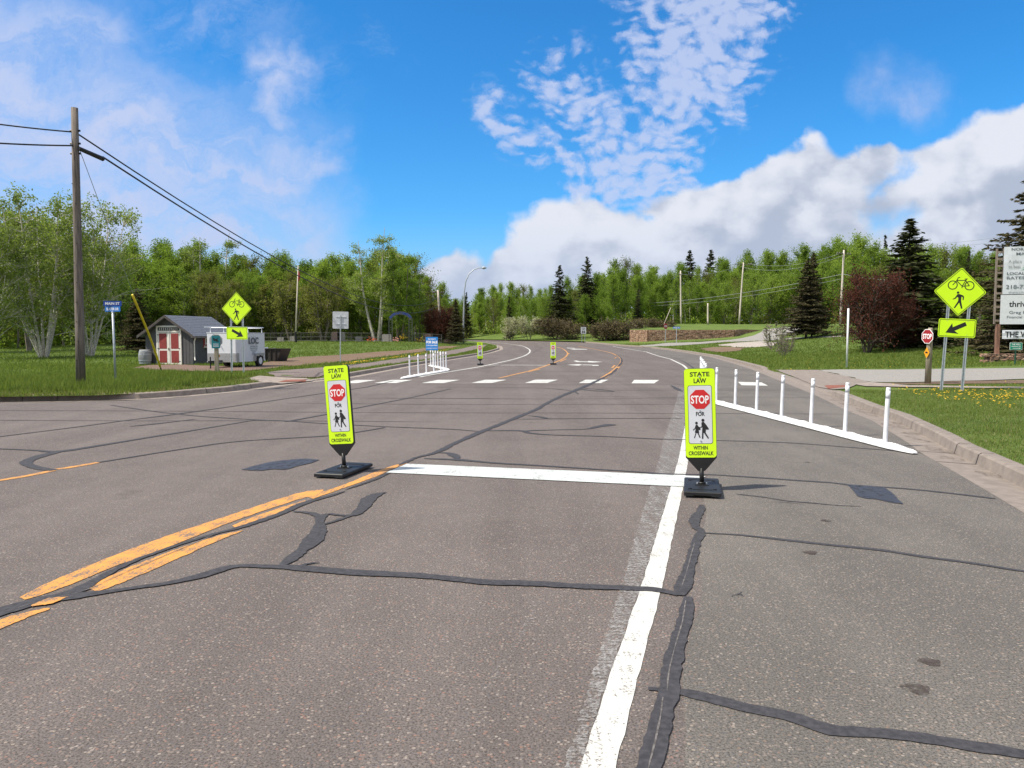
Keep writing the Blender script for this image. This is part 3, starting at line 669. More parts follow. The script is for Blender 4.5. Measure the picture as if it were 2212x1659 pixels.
crack([(1400, 1490), (1425, 1492), (1470, 1497), (1510, 1505), (1600, 1528), (1700, 1548), (1790, 1578), (1880, 1584), (1960, 1592), (2060, 1607), (2240, 1636)], [.06, .05, .06, .08, .085, .085, .095, .075, .08, .085, .09], .005, .1)
crack([(1512, 1152), (1600, 1157), (1700, 1168), (1800, 1179), (1900, 1189), (1990, 1203), (2100, 1218), (2240, 1240)], [.03, .035, .055, .05, .06, .055, .05, .045], .004)
crack([(1400, 1023), (1474, 1025.6), (1530, 1026), (1600, 1030), (1700, 1037), (1800, 1044), (1850, 1050), (1950, 1056), (2050, 1066), (2150, 1078)], .055, .005)
crack([(942, 979), (966, 979), (982, 985), (990, 993)], [.05, .09, .14, .05]); crack([(915, 991), (991, 994), (1072, 1001), (1159, 1006), (1299, 1015), (1422, 1023)], [.03, .12, .08, .07, .06, .05])
crack([(1030, 933), (1054, 931), (1124, 931), (1145, 936), (1194, 940), (1299, 943), (1404, 948), (1478, 950.5), (1550, 952), (1700, 957), (1850, 968), (1990, 979)], [.1, .05, .12, .12, .06, .06, .06, .05, .05, .05, .05, .04])
crack([(1138, 931), (1200, 929), (1264, 927.5), (1292, 922), (1324, 917)], [.08, .05, .05, .14, .22]); crack([(1114, 906), (1201, 905), (1300, 904.5), (1474, 904)], [.03, .07, .05, .05]); crack([(1138, 898), (1160, 900), (1182, 904)], [.03, .10, .14])
crack([(240, 875.6), (336, 889.6), (376, 893.6), (432, 899.6), (560, 907.6), (616, 909.6), (704, 915.6), (774, 919), (830, 922), (970, 927.6), (1030, 932)], .06)
crack([(-20, 946), (0, 943.6), (160, 923.6), (280, 907.6), (376, 895.6), (520, 875.6), (700, 849.6), (768, 840), (800, 834.7), (850, 823)], [.05, .05, .06, .06, .10, .08, .07, .09, .08, .06])
crack([(-20, 969), (0, 970), (70, 973), (128, 975.6), (220, 962), (320, 945.6), (420, 929.6), (552, 907.6)], [.04, .05, .05, .16, .10, .10, .08, .04])
crack([(128, 976), (90, 985), (60, 996), (58, 1003), (80, 1011), (116, 1017)], [.13, .17, .17, .13, .12, .10])
crack([(212, 999.6), (400, 969.6), (520, 953.6), (712, 941.6), (790, 931), (832, 923.6)], .055); crack([(616, 911.6), (704, 895.6), (772, 881.6), (885, 859.6), (974, 840)], [.1, .07, .07, .07, .05])
crack([(280, 921.6), (340, 915.6), (424, 905.6)], [.05, .1, .04])
crack([(830, 860), (1000, 861), (1110, 862)], .05); crack([(940, 836), (1150, 838), (1230, 844), (1250, 852)], [.05, .05, .07, .04]); crack([(1245, 840), (1290, 845), (1325, 846), (1300, 842), (1250, 838)], [.12, .1, .06, .1, .05])
crack([(1450, 833), (1462, 840), (1474, 846)], [.06, .16, .06])
crack([(1489, 799), (1500, 798), (1488, 788), (1470, 778), (1448, 770)], [.1, .1, .08, .06, .05]); crack([(1150, 763), (1160, 757), (1172, 750)], [.12, .05, .1])
crack([(1336, 792), (1343, 782), (1341, 773), (1330, 767)], [.18, .14, .1, .05])
crack([(1020, 800), (1060, 793), (1120, 779)], .06)
for i in range(46):                                             # fine transverse cracks across the far carriageway
    y = 14.5 + i * 1.55 + random.uniform(-.5, .5) + (i * .25 if i > 20 else 0)
    a, b = xl(y) + .3, xa(y) - .1
    r_ = random.random()
    if r_ < .40: a = a + (b - a) * random.uniform(.5, .75)
    elif r_ < .6: b = a + (b - a) * random.uniform(.4, .7)
    elif r_ < .75: a = a + (b - a) * random.uniform(.2, .5); b = b - (b - a) * random.uniform(.1, .4)
    n_ = 7; amp = .10
    if b - a < 1: continue
    pts_ = [Vector((a + (b - a) * k / n_, y + random.uniform(-amp, amp) - (a + (b - a) * k / n_) * .035, 0)) for k in range(n_ + 1)]
    ribbon(sm, pts_, .030 + .0006 * y, SEAL, .4, .003, True, .2)
struct(sm.build('crack_sealant', m_seal))
lm = MB()
for px in ([(1500, 1175), (1490, 1212), (1480, 1248), (1472, 1270)], [(1481, 1300), (1474, 1345), (1458, 1400), (1446, 1450), (1441, 1495)], [(1432, 1510), (1426, 1555), (1414, 1610), (1400, 1665)], [(30, 1318), (110, 1296), (180, 1279), (260, 1243), (380, 1192), (460, 1158)]):
    ribbon(lm, PW(px), .007, SEAL + .0022, .03, .0012, True, .8)
struct(lm.build('open_crack_line', M('crack_dust', (0.12, 0.11, 0.105), 0.9, 0.5, 40)))
dm = MB()
for sd, y0_, y1_ in ((1, 9, 21), (-1, 18.9, 25)):
    for yy in np.arange(y0_, y1_, .9):
        f_ = xa if sd > 0 else xl; p_ = Vector((float(f_(yy)) + sd * .30, yy + random.uniform(-.3, .3), 0)); r1_, r2_ = random.uniform(.05, .16), random.uniform(.15, .5)
        flat(dm, [p_ + Vector((r1_ * math.cos(a) * (1 + .3 * math.sin(3 * a + yy)), r2_ * math.sin(a) * (1 + .2 * math.cos(4 * a)), 0)) for a in np.linspace(0, 6.0, 14)], .002)
struct(dm.build('gutter_grit', scuff('gutter_grit', (0.12, 0.09, 0.065), 0.46, 0.66, 16.0)))
pm = MB()
flat(pm, PW([(520, 1015.6), (545, 1008), (580, 999.6), (620, 994), (660, 991.6), (690, 994), (672, 1001), (650, 1006), (616, 1015.6), (590, 1014), (560, 1018)]), .0056)
flat(pm, PW([(1830, 1047.5), (1871, 1050), (1910, 1054), (1922, 1062), (1932, 1070), (1940, 1080), (1951.5, 1090), (1919, 1086), (1895, 1080), (1871, 1078), (1852, 1073), (1842, 1060)]), .0056)
struct(pm.build('sealed_road_patch', m_seal2)); pm = MB()
for (u, v, r) in ((1750, 1195, .05), (1786, 1126, .045), (1745, 1000, .05), (1980, 1490, .06), (2010, 1432, .05)):
    c = P(u, v); flat(pm, [Vector((c.x + r * math.cos(a) * (1 + .3 * math.sin(3 * a)), c.y + r * 1.0 * math.sin(a), 0)) for a in np.linspace(0, 6.0, 12)], .0056)
struct(pm.build('road_stain', m_stain))
# cracks of the shoulder just beyond the right sign
tm = MB()
for px, w in (([(1590, 1068), (1650, 1075), (1700, 1083), (1760, 1088), (1800, 1092), (1860, 1095)], .022), ([(1680, 1085), (1740, 1090)], .014), ([(1575, 1283), (1590, 1288), (1600, 1280)], .012), ([(1580, 1290), (1598, 1283), (1604, 1290)], .01)):
    ribbon(tm, PW(px), w, SEAL, .03, .006, True, .5)
struct(tm.build('tar_drips', m_seal))

# draped surfaces beside the road
PATCH = []
def drape(name, outline_px, mat, off, step=0.7, rag=0.12, world=None):
    P2 = [(p.x, p.y) for p in ([P(*q) for q in outline_px] if world is None else world)]; PATCH.append(np.array(P2)); off += .012
    xs = [p[0] for p in P2]; ys = [p[1] for p in P2]
    dens = []
    for i in range(len(P2)):
        a, b = P2[i], P2[(i + 1) % len(P2)]; L = math.hypot(b[0] - a[0], b[1] - a[1]); n = max(1, int(L / step))
        for k in range(n): dens.append((a[0] + (b[0] - a[0]) * k / n + (random.uniform(-rag, rag) if k else 0), a[1] + (b[1] - a[1]) * k / n + (random.uniform(-rag, rag) if k else 0)))
    import bmesh
    bm = bmesh.new(); vs = [bm.verts.new((x, y, 0)) for x, y in dens]
    f = bm.faces.new(vs); bmesh.ops.triangulate(bm, faces=[f])
    for _ in range(8):
        long_e = [e for e in bm.edges if e.calc_length() > step * 2.2 * (1 + .02 * abs(e.verts[0].co.y))]
        if not long_e or len(bm.faces) > 6000: break
        bmesh.ops.subdivide_edges(bm, edges=long_e, cuts=1); bmesh.ops.triangulate(bm, faces=bm.faces[:])
    bmesh.ops.recalc_face_normals(bm, faces=bm.faces[:])
    for v in bm.verts: v.co.z = h(v.co.x, v.co.y) + off
    me = bpy.data.meshes.new(name); bm.to_mesh(me); bm.free()
    if len(me.polygons) and me.polygons[0].normal.z < 0: me.flip_normals()
    return struct(link(name, me, mat))
drape('path', [(594, 815), (686, 816), (768, 798), (850, 787), (928, 776), (1008, 760), (1044, 751), (1052, 745), (1036, 745), (1016, 749), (955, 761), (875, 773), (800, 784), (731, 792), (608, 801), (575, 806)], m_path, .012, .6, .05)
drape('ramp', [(539, 818), (560, 813), (600, 816), (660, 818), (676, 824), (600, 829), (560, 826)], m_conc, .016, .5, .02)
drape('tactile_pad', [(598, 827.3), (618, 822.5), (662, 820.5), (660, 826)], m_brickpad, .022, .5, .01)
drape('dirt_track', [(560, 799), (610, 794), (731, 783.5), (800, 774), (875, 765), (955, 754.5), (1000, 747.5), (960, 748), (880, 757), (800, 762), (720, 768), (640, 772), (600, 778), (560, 786), (540, 795)], m_dirt, .018, .8, .25)
drape('mulch_bed', [(282, 797), (320, 790), (400, 789), (470, 792), (520, 793), (575, 789), (612, 790), (600, 796), (540, 802), (470, 804), (400, 803), (340, 800)], m_mulch, .024, .5, .12)
drape('concrete_apron', [(1672, 799.5), (1720, 800), (1767, 800), (1815, 811), (1880, 827), (1850, 832), (1830, 841), (1800, 843), (1768, 838), (1745, 828), (1712, 814)], m_conc_r, .014, .5, .02)
drape('tactile_pad', [(1774, 831.2), (1826, 831.2), (1833, 836.6), (1790, 842)], m_brickpad, .020, .4, .01)
drape('sidewalk', [(1845, 831), (1880, 827), (1963, 834), (2080, 836), (2240, 838), (2240, 841), (2080, 839.5), (1960, 838), (1870, 836)], m_conc, .018, .5, .03)
drape('gravel_drive', [(1770, 800), (1900, 799.5), (2050, 797.5), (2240, 795), (2300, 795), (2300, 818), (2200, 820), (2060, 824), (1960, 827), (1884, 826.5), (1815, 811)], m_gravel, .010, .7, .12)
drape('dirt_verge', [(1884, 828), (1960, 828.5), (2060, 825), (2240, 821), (2260, 829), (2100, 830), (1990, 832), (1930, 830)], m_dirt, .008, .6, .2)
z5 = lambda x, y: (1327.4 + .2668 * x, 442.5 + .2668 * y)
drape('side_road', [z5(*q) for q in [(200, 1140), (420, 1120), (700, 1112), (940, 1094), (1080, 1070), (1180, 1035), (1200, 1012), (1380, 992), (1560, 985), (1500, 1010), (1400, 1060), (1340, 1080), (1600, 1070), (1866, 1062), (1866, 1068), (1500, 1086), (1200, 1103), (900, 1112), (700, 1128), (500, 1142), (290, 1158)]], m_gravel, .02, 1.6, .15)
drape('rubble_patch', [z5(*q) for q in [(830, 1135), (1000, 1118), (1200, 1105), (1330, 1118), (1300, 1140), (1150, 1155), (950, 1152)]], m_dirt2, .03, 1.0, .4)
drape('bare_earth', [z5(*q) for q in [(690, 1168), (780, 1155), (900, 1152), (1060, 1158), (1020, 1180), (880, 1198), (760, 1188)]], m_dirt, .026, 1.0, .4)
far_path = [(-14, 122), (-9, 118), (-3.9, 113.5), (-5.2, 117.5), (-10, 124)]

# ------------------------------------------------------------------ crosswalk signs
PW_, PH_ = 0.305, 0.914
def ped_shapes(mb, ox, oz, s, y):
    """walking adult and child: zoomed drawing units, s metres per unit, origin top-left"""
    def pl(pts): mb.plate([(ox + a * s, oz - b * s) for a, b in pts][::-1], y, y + .0012)
    def dot(a, b, r): mb.plate(ngon(ox + a * s, oz - b * s, r * s, 16), y, y + .0012)
    dot(41, 44, 14); dot(109, 15, 16)
    pl([(36, 62), (50, 62), (60, 80), (80, 92), (82, 116), (66, 122), (60, 116), (68, 146), (62, 150), (80, 200), (72, 206), (48, 152), (38, 152), (20, 206), (12, 204), (30, 148), (22, 146), (34, 100), (28, 106), (6, 124), (2, 116), (22, 100), (30, 72)])
    pl([(98, 34), (118, 34), (134, 52), (158, 88), (170, 110), (164, 116), (140, 116), (134, 110), (138, 118), (134, 146), (168, 208), (156, 214), (118, 152), (112, 152), (108, 214), (94, 214), (98, 130), (102, 90), (84, 96), (78, 90), (94, 80), (92, 46)])
def cross_sign(label, loc, rz, lean, group='in street crosswalk signs'):
    t = thing('crosswalk_sign', label, 'crosswalk sign', loc, rz, group)
    b = MB()
    b.bbox((0, .0, .024), (.36, .80, .040), .008); b.box((0, 0, .0025), (.30, .70, .004))
    b.box((0, -.27, .0455), (.19, .018, .006)); b.box((0, .27, .0455), (.19, .018, .006))
    for sx in (-.12, .12):
        for sy in (-.24, .24): b.tube([(sx, sy, .043), (sx, sy, .052)], .02, 10)
    b.box((-.13, -.399, .012), (.09, .006, .02)); b.box((.13, -.399, .012), (.09, .006, .02))
    b.box((0, 0, .048), (.14, .10, .010)); base = b.build('base', m_rubber, t)
    for sx in (-.045, .045): bolts = MB(); bolts.tube([(sx, 0, .05), (sx, 0, .068)], .009, 8); bolts.build('bolt', m_galv, base)
    p = MB(); p.T = Matrix.Translation((0, 0, .05)) @ Matrix.Rotation(lean, 4, 'Y')
    p.tube([(0, 0, 0), (0, 0, .17)], [.024, .022], 12); p.box((0, 0, .012), (.07, .05, .024)); p.build('post', m_plast, t, True)
    pn = MB(); pn.T = Matrix.Translation((0, 0, .05)) @ Matrix.Rotation(lean, 4, 'Y')
    X, Z0, Z1 = PW_ / 2 + .003, .28, .28 + PH_
    pn.plate([(-.035, .14), (.035, .14), (X, Z0)] + rrect(-X, X, Z0, Z1 + .003, .04)[:12] + [(-X, Z0)], -.020, .020); panel = pn.build('panel', m_plast, t)
    def part(name, mat, fn, par=panel):
        q = MB(); q.T = pn.T; fn(q); return q.build(name, mat, par)
    zt = lambda f: Z1 - f * PH_
    fx = lambda g: -PW_ / 2 + g * PW_
    face = part('face', m_fyg, lambda q: q.plate(rrect(-PW_ / 2, PW_ / 2, Z0, Z1, .030), -.0225, -.0202))
    def brd(q):
        o = rrect(fx(.105), fx(.895), zt(.845), zt(.186), .022); q.plate(o, -.0234, -.0226)
    part('border', m_black, brd)
    part('white_field', m_sheet, lambda q: q.plate(rrect(fx(.12), fx(.88), zt(.840), zt(.191), .019), -.0246, -.0235))
    part('stop_octagon', m_red, lambda q: q.plate(ngon(0, zt(.3435), .098 / math.cos(R(22.5)), 8, R(22.5)), -.0258, -.0247))
    def word(*a): part('lettering', m_black, lambda q: put_text(q, *a))
    if True:
        word('STATE', fx(.19), fx(.83), zt(.088), zt(.036), -.0232, .028); word('LAW', fx(.31), fx(.72), zt(.162), zt(.108), -.0232, .028)
        word('FOR', fx(.36), fx(.65), zt(.532), zt(.484), -.0252, .034)
        word('WITHIN', fx(.25), fx(.72), zt(.911), zt(.868), -.0232, .028); word('CROSSWALK', fx(.09), fx(.91), zt(.975), zt(.929), -.0232, .028)
    def sym(q): ped_shapes(q, fx(.24), zt(.563), .205 / 214, -.0262)
    part('walking_symbol', m_black, sym)
    part('stop_lettering', m_wtxt, lambda q: put_text(q, 'STOP', fx(.205), fx(.79), zt(.392), zt(.300), -.0264, .025))
    for f in (.09, .470, .812): part('rivet', m_galv, lambda q: (q.plate(ngon(0, zt(f), .0085, 10), -.0290, -.0240), q.plate(ngon(0, zt(f), .004, 8), -.0330, -.0290)))
    return t
cross_sign('nearest crosswalk sign, on the white edge line at the right end of the stop line', P(1516, 1060).xy.to_3d() + Vector((0, 0, .019)), R(-13), R(-2.2))
cross_sign('yellow green crosswalk sign tilting left beside the yellow line left of the stop line', P(744, 1021).xy.to_3d() + Vector((0, 0, .012)), R(-14), R(-4.2))
p_ = P(1195, 787.5); cross_sign('small distant crosswalk sign standing on the yellow line past the crosswalk', (p_.x, p_.y, .03), R(-3), R(-.5))
p_ = P(1037.5, 788.5); cross_sign('small distant crosswalk sign by the left white edge line before the far kerb', (p_.x, p_.y, .03), R(3), R(-1.5))

# ------------------------------------------------------------------ bicycle and pedestrian warning signs
def bike_ped(q, cz, y):
    def line(a, b, w=.021):
        a, b = Vector((a[0], 0, a[1])), Vector((b[0], 0, b[1])); d = (b - a).normalized(); n = Vector((-d.z, 0, d.x)) * w / 2
        q.plate([((a - n).x, (a - n).z), ((b - n).x, (b - n).z), ((b + n).x, (b + n).z), ((a + n).x, (a + n).z)], y, y + .001)
    s = 1.293 / 530.0
    def c(x, z): return ((x - 664) * s, cz - (z - 665) * s)
    for wx, wz in ((585, 595), (752, 597)):
        o = c(wx, wz); q.ringplate(ngon(o[0], o[1], 50 * s, 26), ngon(o[0], o[1], 40 * s, 26), y, y + .001)
    for a, b in (((585, 595), (622, 545)), ((622, 545), (636, 512)), ((636, 512), (652, 510)), ((622, 545), (712, 540)), ((624, 550), (680, 605)), ((680, 605), (718, 528)), ((700, 527), (728, 523)),
                 ((680, 605), (752, 597)), ((712, 545), (752, 597)), ((680, 605), (680, 625))): line(c(*a), c(*b))
    o = c(645, 675); q.plate(ngon(o[0], o[1], 13 * s, 14), y, y + .001)
    for poly in ([(640, 692), (660, 690), (700, 705), (708, 718), (706, 752), (696, 756), (694, 722), (682, 718), (682, 765), (702, 845), (688, 850), (664, 782), (626, 845), (614, 840), (652, 765), (652, 730), (640, 722), (626, 742), (600, 752), (595, 744), (616, 734), (632, 706)],):
        q.plate([c(*k) for k in poly][::-1], y, y + .001)
def warn_sign(label, base, rz, arrow, top_z, lean=0.0):
    t = thing('bicycle_pedestrian_sign', label, 'warning sign', base, rz, 'trail crossing warning signs', (0, lean))
    hz = top_z - .645; 
    for sx in (-.255, .255):
        q = MB(); Ht = hz + .20
        q.box((sx, .016, Ht / 2), (.028, .006, Ht)); q.box((sx - .020, .002, Ht / 2), (.012, .028, Ht)); q.box((sx + .020, .002, Ht / 2), (.012, .028, Ht))
        q.box((sx - .031, -.012, Ht / 2), (.016, .004, Ht)); q.box((sx + .031, -.012, Ht / 2), (.016, .004, Ht)); q.build('post', m_galv, t)
    hs = .457
    q = MB(); q.plate(rdiamond(0, hz, hs, .05), -.020, -.016); pan = q.build('warning_panel', m_fyg, t)
    q = MB(); q.ringplate(rdiamond(0, hz, hs - .018, .040), rdiamond(0, hz, hs - .032, .032), -.0212, -.0202); q.build('border', m_black, pan)
    q = MB(); bike_ped(q, hz, -.0214); q.build('symbol', m_black, pan)
    for sx in (-.255, .255): q = MB(); q.plate(ngon(sx, hz - .24, .009, 8), -.024, -.0205); q.build('bolt', m_galv, pan)
    pz = hz - .645 - .07 - .25
    q = MB(); q.plate(rrect(-.457, .457, pz - .245, pz + .245, .05), -.020, -.016); pl = q.build('arrow_plaque', m_fyg, t)
    q = MB(); q.ringplate(rrect(-.437, .437, pz - .225, pz + .225, .038), rrect(-.424, .424, pz - .212, pz + .212, .03), -.0212, -.0202); q.build('border', m_black, pl)
    q = MB(); s = arrow
    # arrow pointing down and to one side
    pts = [(-.27, -.13), (-.125, .125), (-.105, .02), (.19, .17), (.235, .075), (-.055, -.075), (.05, -.15)]
    q.plate([(s * a, pz + b) for a, b in (pts if s < 0 else pts)], -.0214, -.0202); q.build('arrow', m_black, pl)
    for sx in (-.255, .255):
        for dz in (-.18, .19): q = MB(); q.plate(ngon(sx, pz + dz, .009, 8), -.024, -.0205); q.build('bolt', m_galv, pl)
    return t
p_ = P(2055, 845); D_ = p_.y
warn_sign('large bicycle and walker sign with arrow pointing down left in the right grass', p_, R(-11.5), 1, A(2068, 577.5, D_).z - p_.z + 0.0, R(2.6))
p_ = P(514, 807.5); D_ = p_.y
warn_sign('bicycle and walker sign with arrow pointing down right beside the white trailer', p_, R(-11.5), -1, A(517, 631, D_).z - p_.z, R(.3))

# ------------------------------------------------------------------ white separators with posts
def separator(label, a, b, posts, hp=.80):
    a, b = Vector(a), Vector(b); d = b - a; L = d.length; rz = math.atan2(d.y, d.x)
    t = thing('lane_separator', label, 'lane separator', (a.x, a.y, .017), rz, 'white lane separators')
    q = MB(); N = int(L / .035); W = .13
    secs = []
    for i in range(N + 1):
        x = L * i / N; e = min(1, min(x, L - x) / .55); w = W * (0.25 + .75 * e ** .7); hh = .012 + .045 * e ** .8
        ridge = .013 if i % 2 else 0.0; dome = .012 * max(0, math.sin(x / .42 * math.pi)) ** 3
        secs.append([(x, -w, 0), (x, -w, .012), (x, -w * .55, hh * .8 + ridge), (x, 0, hh + dome), (x, w * .55, hh * .8 + ridge + dome), (x, w, .012), (x, w, 0)])
    vs = [p for s_ in secs for p in s_]; n = 7
    q.add(vs, [(i * n + j, (i + 1) * n + j, (i + 1) * n + j + 1, i * n + j + 1) for i in range(N) for j in range(n - 1)] + [tuple(range(n)), tuple(range(N * n + n - 1, N * n - 1, -1))])
    q.build('base', m_dsep, t)
    for (px, py, lean) in posts:
        loc = Matrix.Rotation(-rz, 3, 'Z') @ (Vector((px, py, 0)) - Vector((a.x, a.y, 0)))
        lx = Matrix.Rotation(-rz, 3, 'Z') @ Vector((lean, 0, 0))
        bot = Vector((loc.x, loc.y, .045)); top = bot + Vector((lx.x * hp, lx.y * hp, hp))
        p = MB(); pts = [bot.lerp(top, k) for k in (0, .02, .5, .97, 1)]; p.tube(pts, [.033, .0315, .0315, .0315, .029], 14)
        po = p.build('post', m_dwhite, t, True)
        c = MB(); c.tube([bot - Vector((0, 0, .012)), bot + Vector((0, 0, .008))], [.036, .034], 14); c.build('socket', m_plast, po)
        c = MB(); c.tube([bot.lerp(top, .80), bot.lerp(top, .94)], .0319, 14); c.build('reflective_band', m_band, po, True)
    return t
rp = [(1547, 864.6), (1588, 874), (1634, 885.5), (1688, 898.5), (1751.7, 914), (1825, 932), (1911.6, 954)]
rw = []
for i, q in enumerate(rp):
    d = ray(*q); k = (CAMZ - .08) / -d[2]; rw.append((d[0] * k, d[1] * k, .012 + .004 * i))
separator('long white separator slanting across the right shoulder with seven white posts', (rw[0][0] - .05, rw[0][1] + .75), (rw[-1][0] + .06, rw[-1][1] - .72), rw)
separator('white separator running straight away behind the nearest sign with five white posts', (5.22, 20.4), (7.0, 28.7), [(5.35 + 1.5 * k / 4, 21.2 + 6.7 * k / 4, .0) for k in range(5)])
separator('near white separator by the left edge line with five spaced white posts', (-4.15, 28.7), (-2.98, 35.7), [(-4.02 + .80 * k / 4, 30.2 + 4.6 * k / 4, -.01) for k in range(5)])
separator('far white separator slanting to the left kerb with seven close white posts', (-4.50, 41.8), (-2.95, 36.0), [(-4.35 + 1.22 * k / 6, 41.2 - 4.6 * k / 6, -.012) for k in range(7)])

# ------------------------------------------------------------------ poles, wires
def upole(label, base, top, r0, r1, mat, name='utility_pole', cross=None, group='utility poles'):
    t = thing(name, label, 'utility pole', base, 0, group); d = Vector(top) - Vector(base)
    q = MB(); q.tube([d * k for k in (0, .2, .4, .6, .8, 1)], [r0 + (r1 - r0) * k for k in (0, .2, .4, .6, .8, 1)], 12); q.build('shaft', mat, t, True)
    if cross:
        dz, w, ang = cross; c = MB(); c.box(tuple(d * (1 - dz / d.length)), (w, .10, .12), ang); a = c.build('crossarm', m_pole, t)
        c = MB()
        for k in (-.46, -.3, .3, .46):
            o = d * (1 - dz / d.length) + Vector((math.cos(ang), math.sin(ang), 0)) * w * k; c.tube([o + Vector((0, 0, .06)), o + Vector((0, 0, .2))], .04, 6)
        c.build('insulator', m_stone, a)
    return t
mb_ = P(175, 838); mt = A(161, 233, mb_.y)
mp = upole('tall dark wooden pole on the near left grass corner', mb_, mt, .125, .088, m_pole)
q = MB(); dd = mt - mb_; q.T = Matrix.Translation(dd * .855)
q.tube([(.1, -.05, .02), (.28, .9, -.06)], [.06, .07], 8); q.build('cable_splice', m_plast, mp)
for k in (.92, .875, .84): q = MB(); q.tube([dd * k + Vector((-.14, -.0, 0)), dd * k + Vector((.14, 0, 0))], .03, 6); q.build('bracket', m_plast, mp)
for k in np.arange(.1, .8, .07): q = MB(); q.tube([dd * k + Vector((.0 + .05 * math.sin(k * 40), -.15, 0)), dd * k + Vector((.05 * math.sin(k * 40), -.12, 0))], .012, 5); q.build('staple', m_plast, mp)
def wire(label, a, b, sag, r, mat=m_wire, name='overhead_wire', n=26, group='overhead wires'):
    a, b = Vector(a), Vector(b); q = MB(); q.tube([a.lerp(b, k / n) - Vector((0, 0, 4 * sag * (k / n) * (1 - k / n))) for k in range(n + 1)], r, 6)
    return tag(q.build(name, mat, None, True), label, 'wire', group)
yp = 104.0; far_base = A(953, 741, yp); far_base.z = h(far_base.x, yp); far_top = A(946, 627, yp)
upole('slim pole with short crossarm beyond the cemetery at the far left bend', far_base, far_top, .17, .13, m_pole_l, cross=(.3, 1.6, R(10)))
w1 = mb_ + dd * .915; w2 = mb_ + dd * .862
wire('upper black cable running from the dark pole to the far pole', w1, far_top - Vector((0, 0, 1.0)), 2.6, .022)
wire('lower black cable running from the dark pole to the far pole', w2 + Vector((.28, .9, -.06)), far_top - Vector((0, 0, 2.1)), 2.4, .026)
wire('upper black cable leaving the dark pole out of the left edge', w1, A(-900, 60, 17), .35, .020)
wire('lower black cable leaving the dark pole out of the left edge', w2 + Vector((0, -.1, .02)), A(-900, 165, 17), .35, .022)
gb = P(351, 806); ga = mb_ + dd * .895
gw = thing('guy_wire', 'thin guy wire with yellow guard slanting down beside the grey shed', 'guy wire', gb)
q = MB(); q.tube([(0, 0, 0), ga - gb], .009, 5); q.build('strand', m_wire_l, gw)
dg_ = ga - gb; q = MB()
yl = 2.75 / dg_.length
pts = []
for k in range(9):
    f = .45 / dg_.length + (yl * 1.60) * k / 8; pts.append(dg_ * f + Vector((0.04 * math.sin(k * .5), 0, -.03 * math.sin(k * .4))))
q.tube(pts, .042, 8); q.build('yellow_guard', m_guard, gw, True)
q = MB(); q.tube([dg_ * .02, dg_ * .035], .03, 6); q.build('turnbuckle', m_plast, gw)

# street name sign, left
b_ = P(250, 831); t = thing('street_name_sign', 'two blue street name blades reading MAIN and SLATER on a round steel post', 'street sign', b_, 0)
hs = A(248, 676, b_.y).z - b_.z
q = MB(); q.tube([(0, 0, 0), (-.02, 0, hs)], .032, 10); q.box((-.02, 0, hs + .01), (.06, .06, .05)); q.build('post', m_galv, t, True)
for (nm, z0, rz, w, txt, mt_) in (('MAIN ST', hs + .205, R(6), .52, 'MAIN', m_blue), ('SLATER DR', hs + .04, R(-8), .50, 'SLATER', m_blue2)):
    q = MB(); q.T = Matrix.Translation((-.02, 0, z0)) @ Matrix.Rotation(rz, 4, 'Z'); q.plate(rrect(-w / 2, w / 2, -.0, .155, .012), -.006, .006); bl = q.build('blade', mt_, t)
    l = MB(); l.T = q.T.copy(); put_text(l, nm, -w * .40, w * .40, .038, .118, -.0075, .03); l.build('lettering', m_wtxt, bl)
# wooden post with teal sign, left
b_ = P(469, 813.5); hp_ = A(469, 723, b_.y).z - b_.z
t = thing('trail_post', 'square wooden trail post with teal picture sign and grey octagon back', 'sign post', b_, R(8))
q = MB(); q.box((0, 0, hp_ / 2), (.13, .13, hp_)); q.build('post', m_post, t)
q = MB(); q.plate(rrect(-.15, .15, hp_ - .50, hp_ - .03, .03), -.078, -.070); s_ = q.build('picture_sign', m_teal, t)
q = MB(); q.plate([(-.10, hp_ - .10), (-.06, hp_ - .12), (-.02, hp_ - .16), (.06, hp_ - .14), (.11, hp_ - .09), (.05, hp_ - .19), (.12, hp_ - .24), (.02, hp_ - .26), (-.02, hp_ - .22), (-.07, hp_ - .24), (-.09, hp_ - .18)][::-1], -.080, -.0785); q.build('symbol', m_black, s_)
q = MB()
for k in range(3): q.plate(rrect(-.10, .10, hp_ - .35 - .045 * k, hp_ - .332 - .045 * k, .006), -.080, -.0785)
q.build('lettering', m_band, s_)
q = MB(); q.plate(ngon(-.03, hp_ - .22, .25, 8, R(22.5)), .07, .076); q.build('octagon_back', m_alu, t)
q = MB(); q.plate(rdiamond(0, hp_ - .78, .085, .01), .072, .078); q.build('diamond_back', m_amber, t)
# square sign seen from behind
b_ = P(735, 785); top_z = A(735, 673, b_.y).z - b_.z
t = thing('square_sign', 'square aluminium sign seen from behind on one slim post near the path', 'road sign', b_, R(2), lean=(0, R(1.0)))
q = MB(); q.box((0, 0, (top_z - .2) / 2), (.055, .04, top_z - .2)); q.build('post', m_galv, t)
q = MB(); q.plate(rrect(-.43, .43, top_z - .93, top_z, .05), .026, .034); pan = q.build('panel', m_alu, t)
q = MB(); q.box((0.02, .012, top_z - .27), (.55, .02, .035)); q.box((0.02, .012, top_z - .66), (.55, .02, .035)); q.build('bracket', m_band, pan)
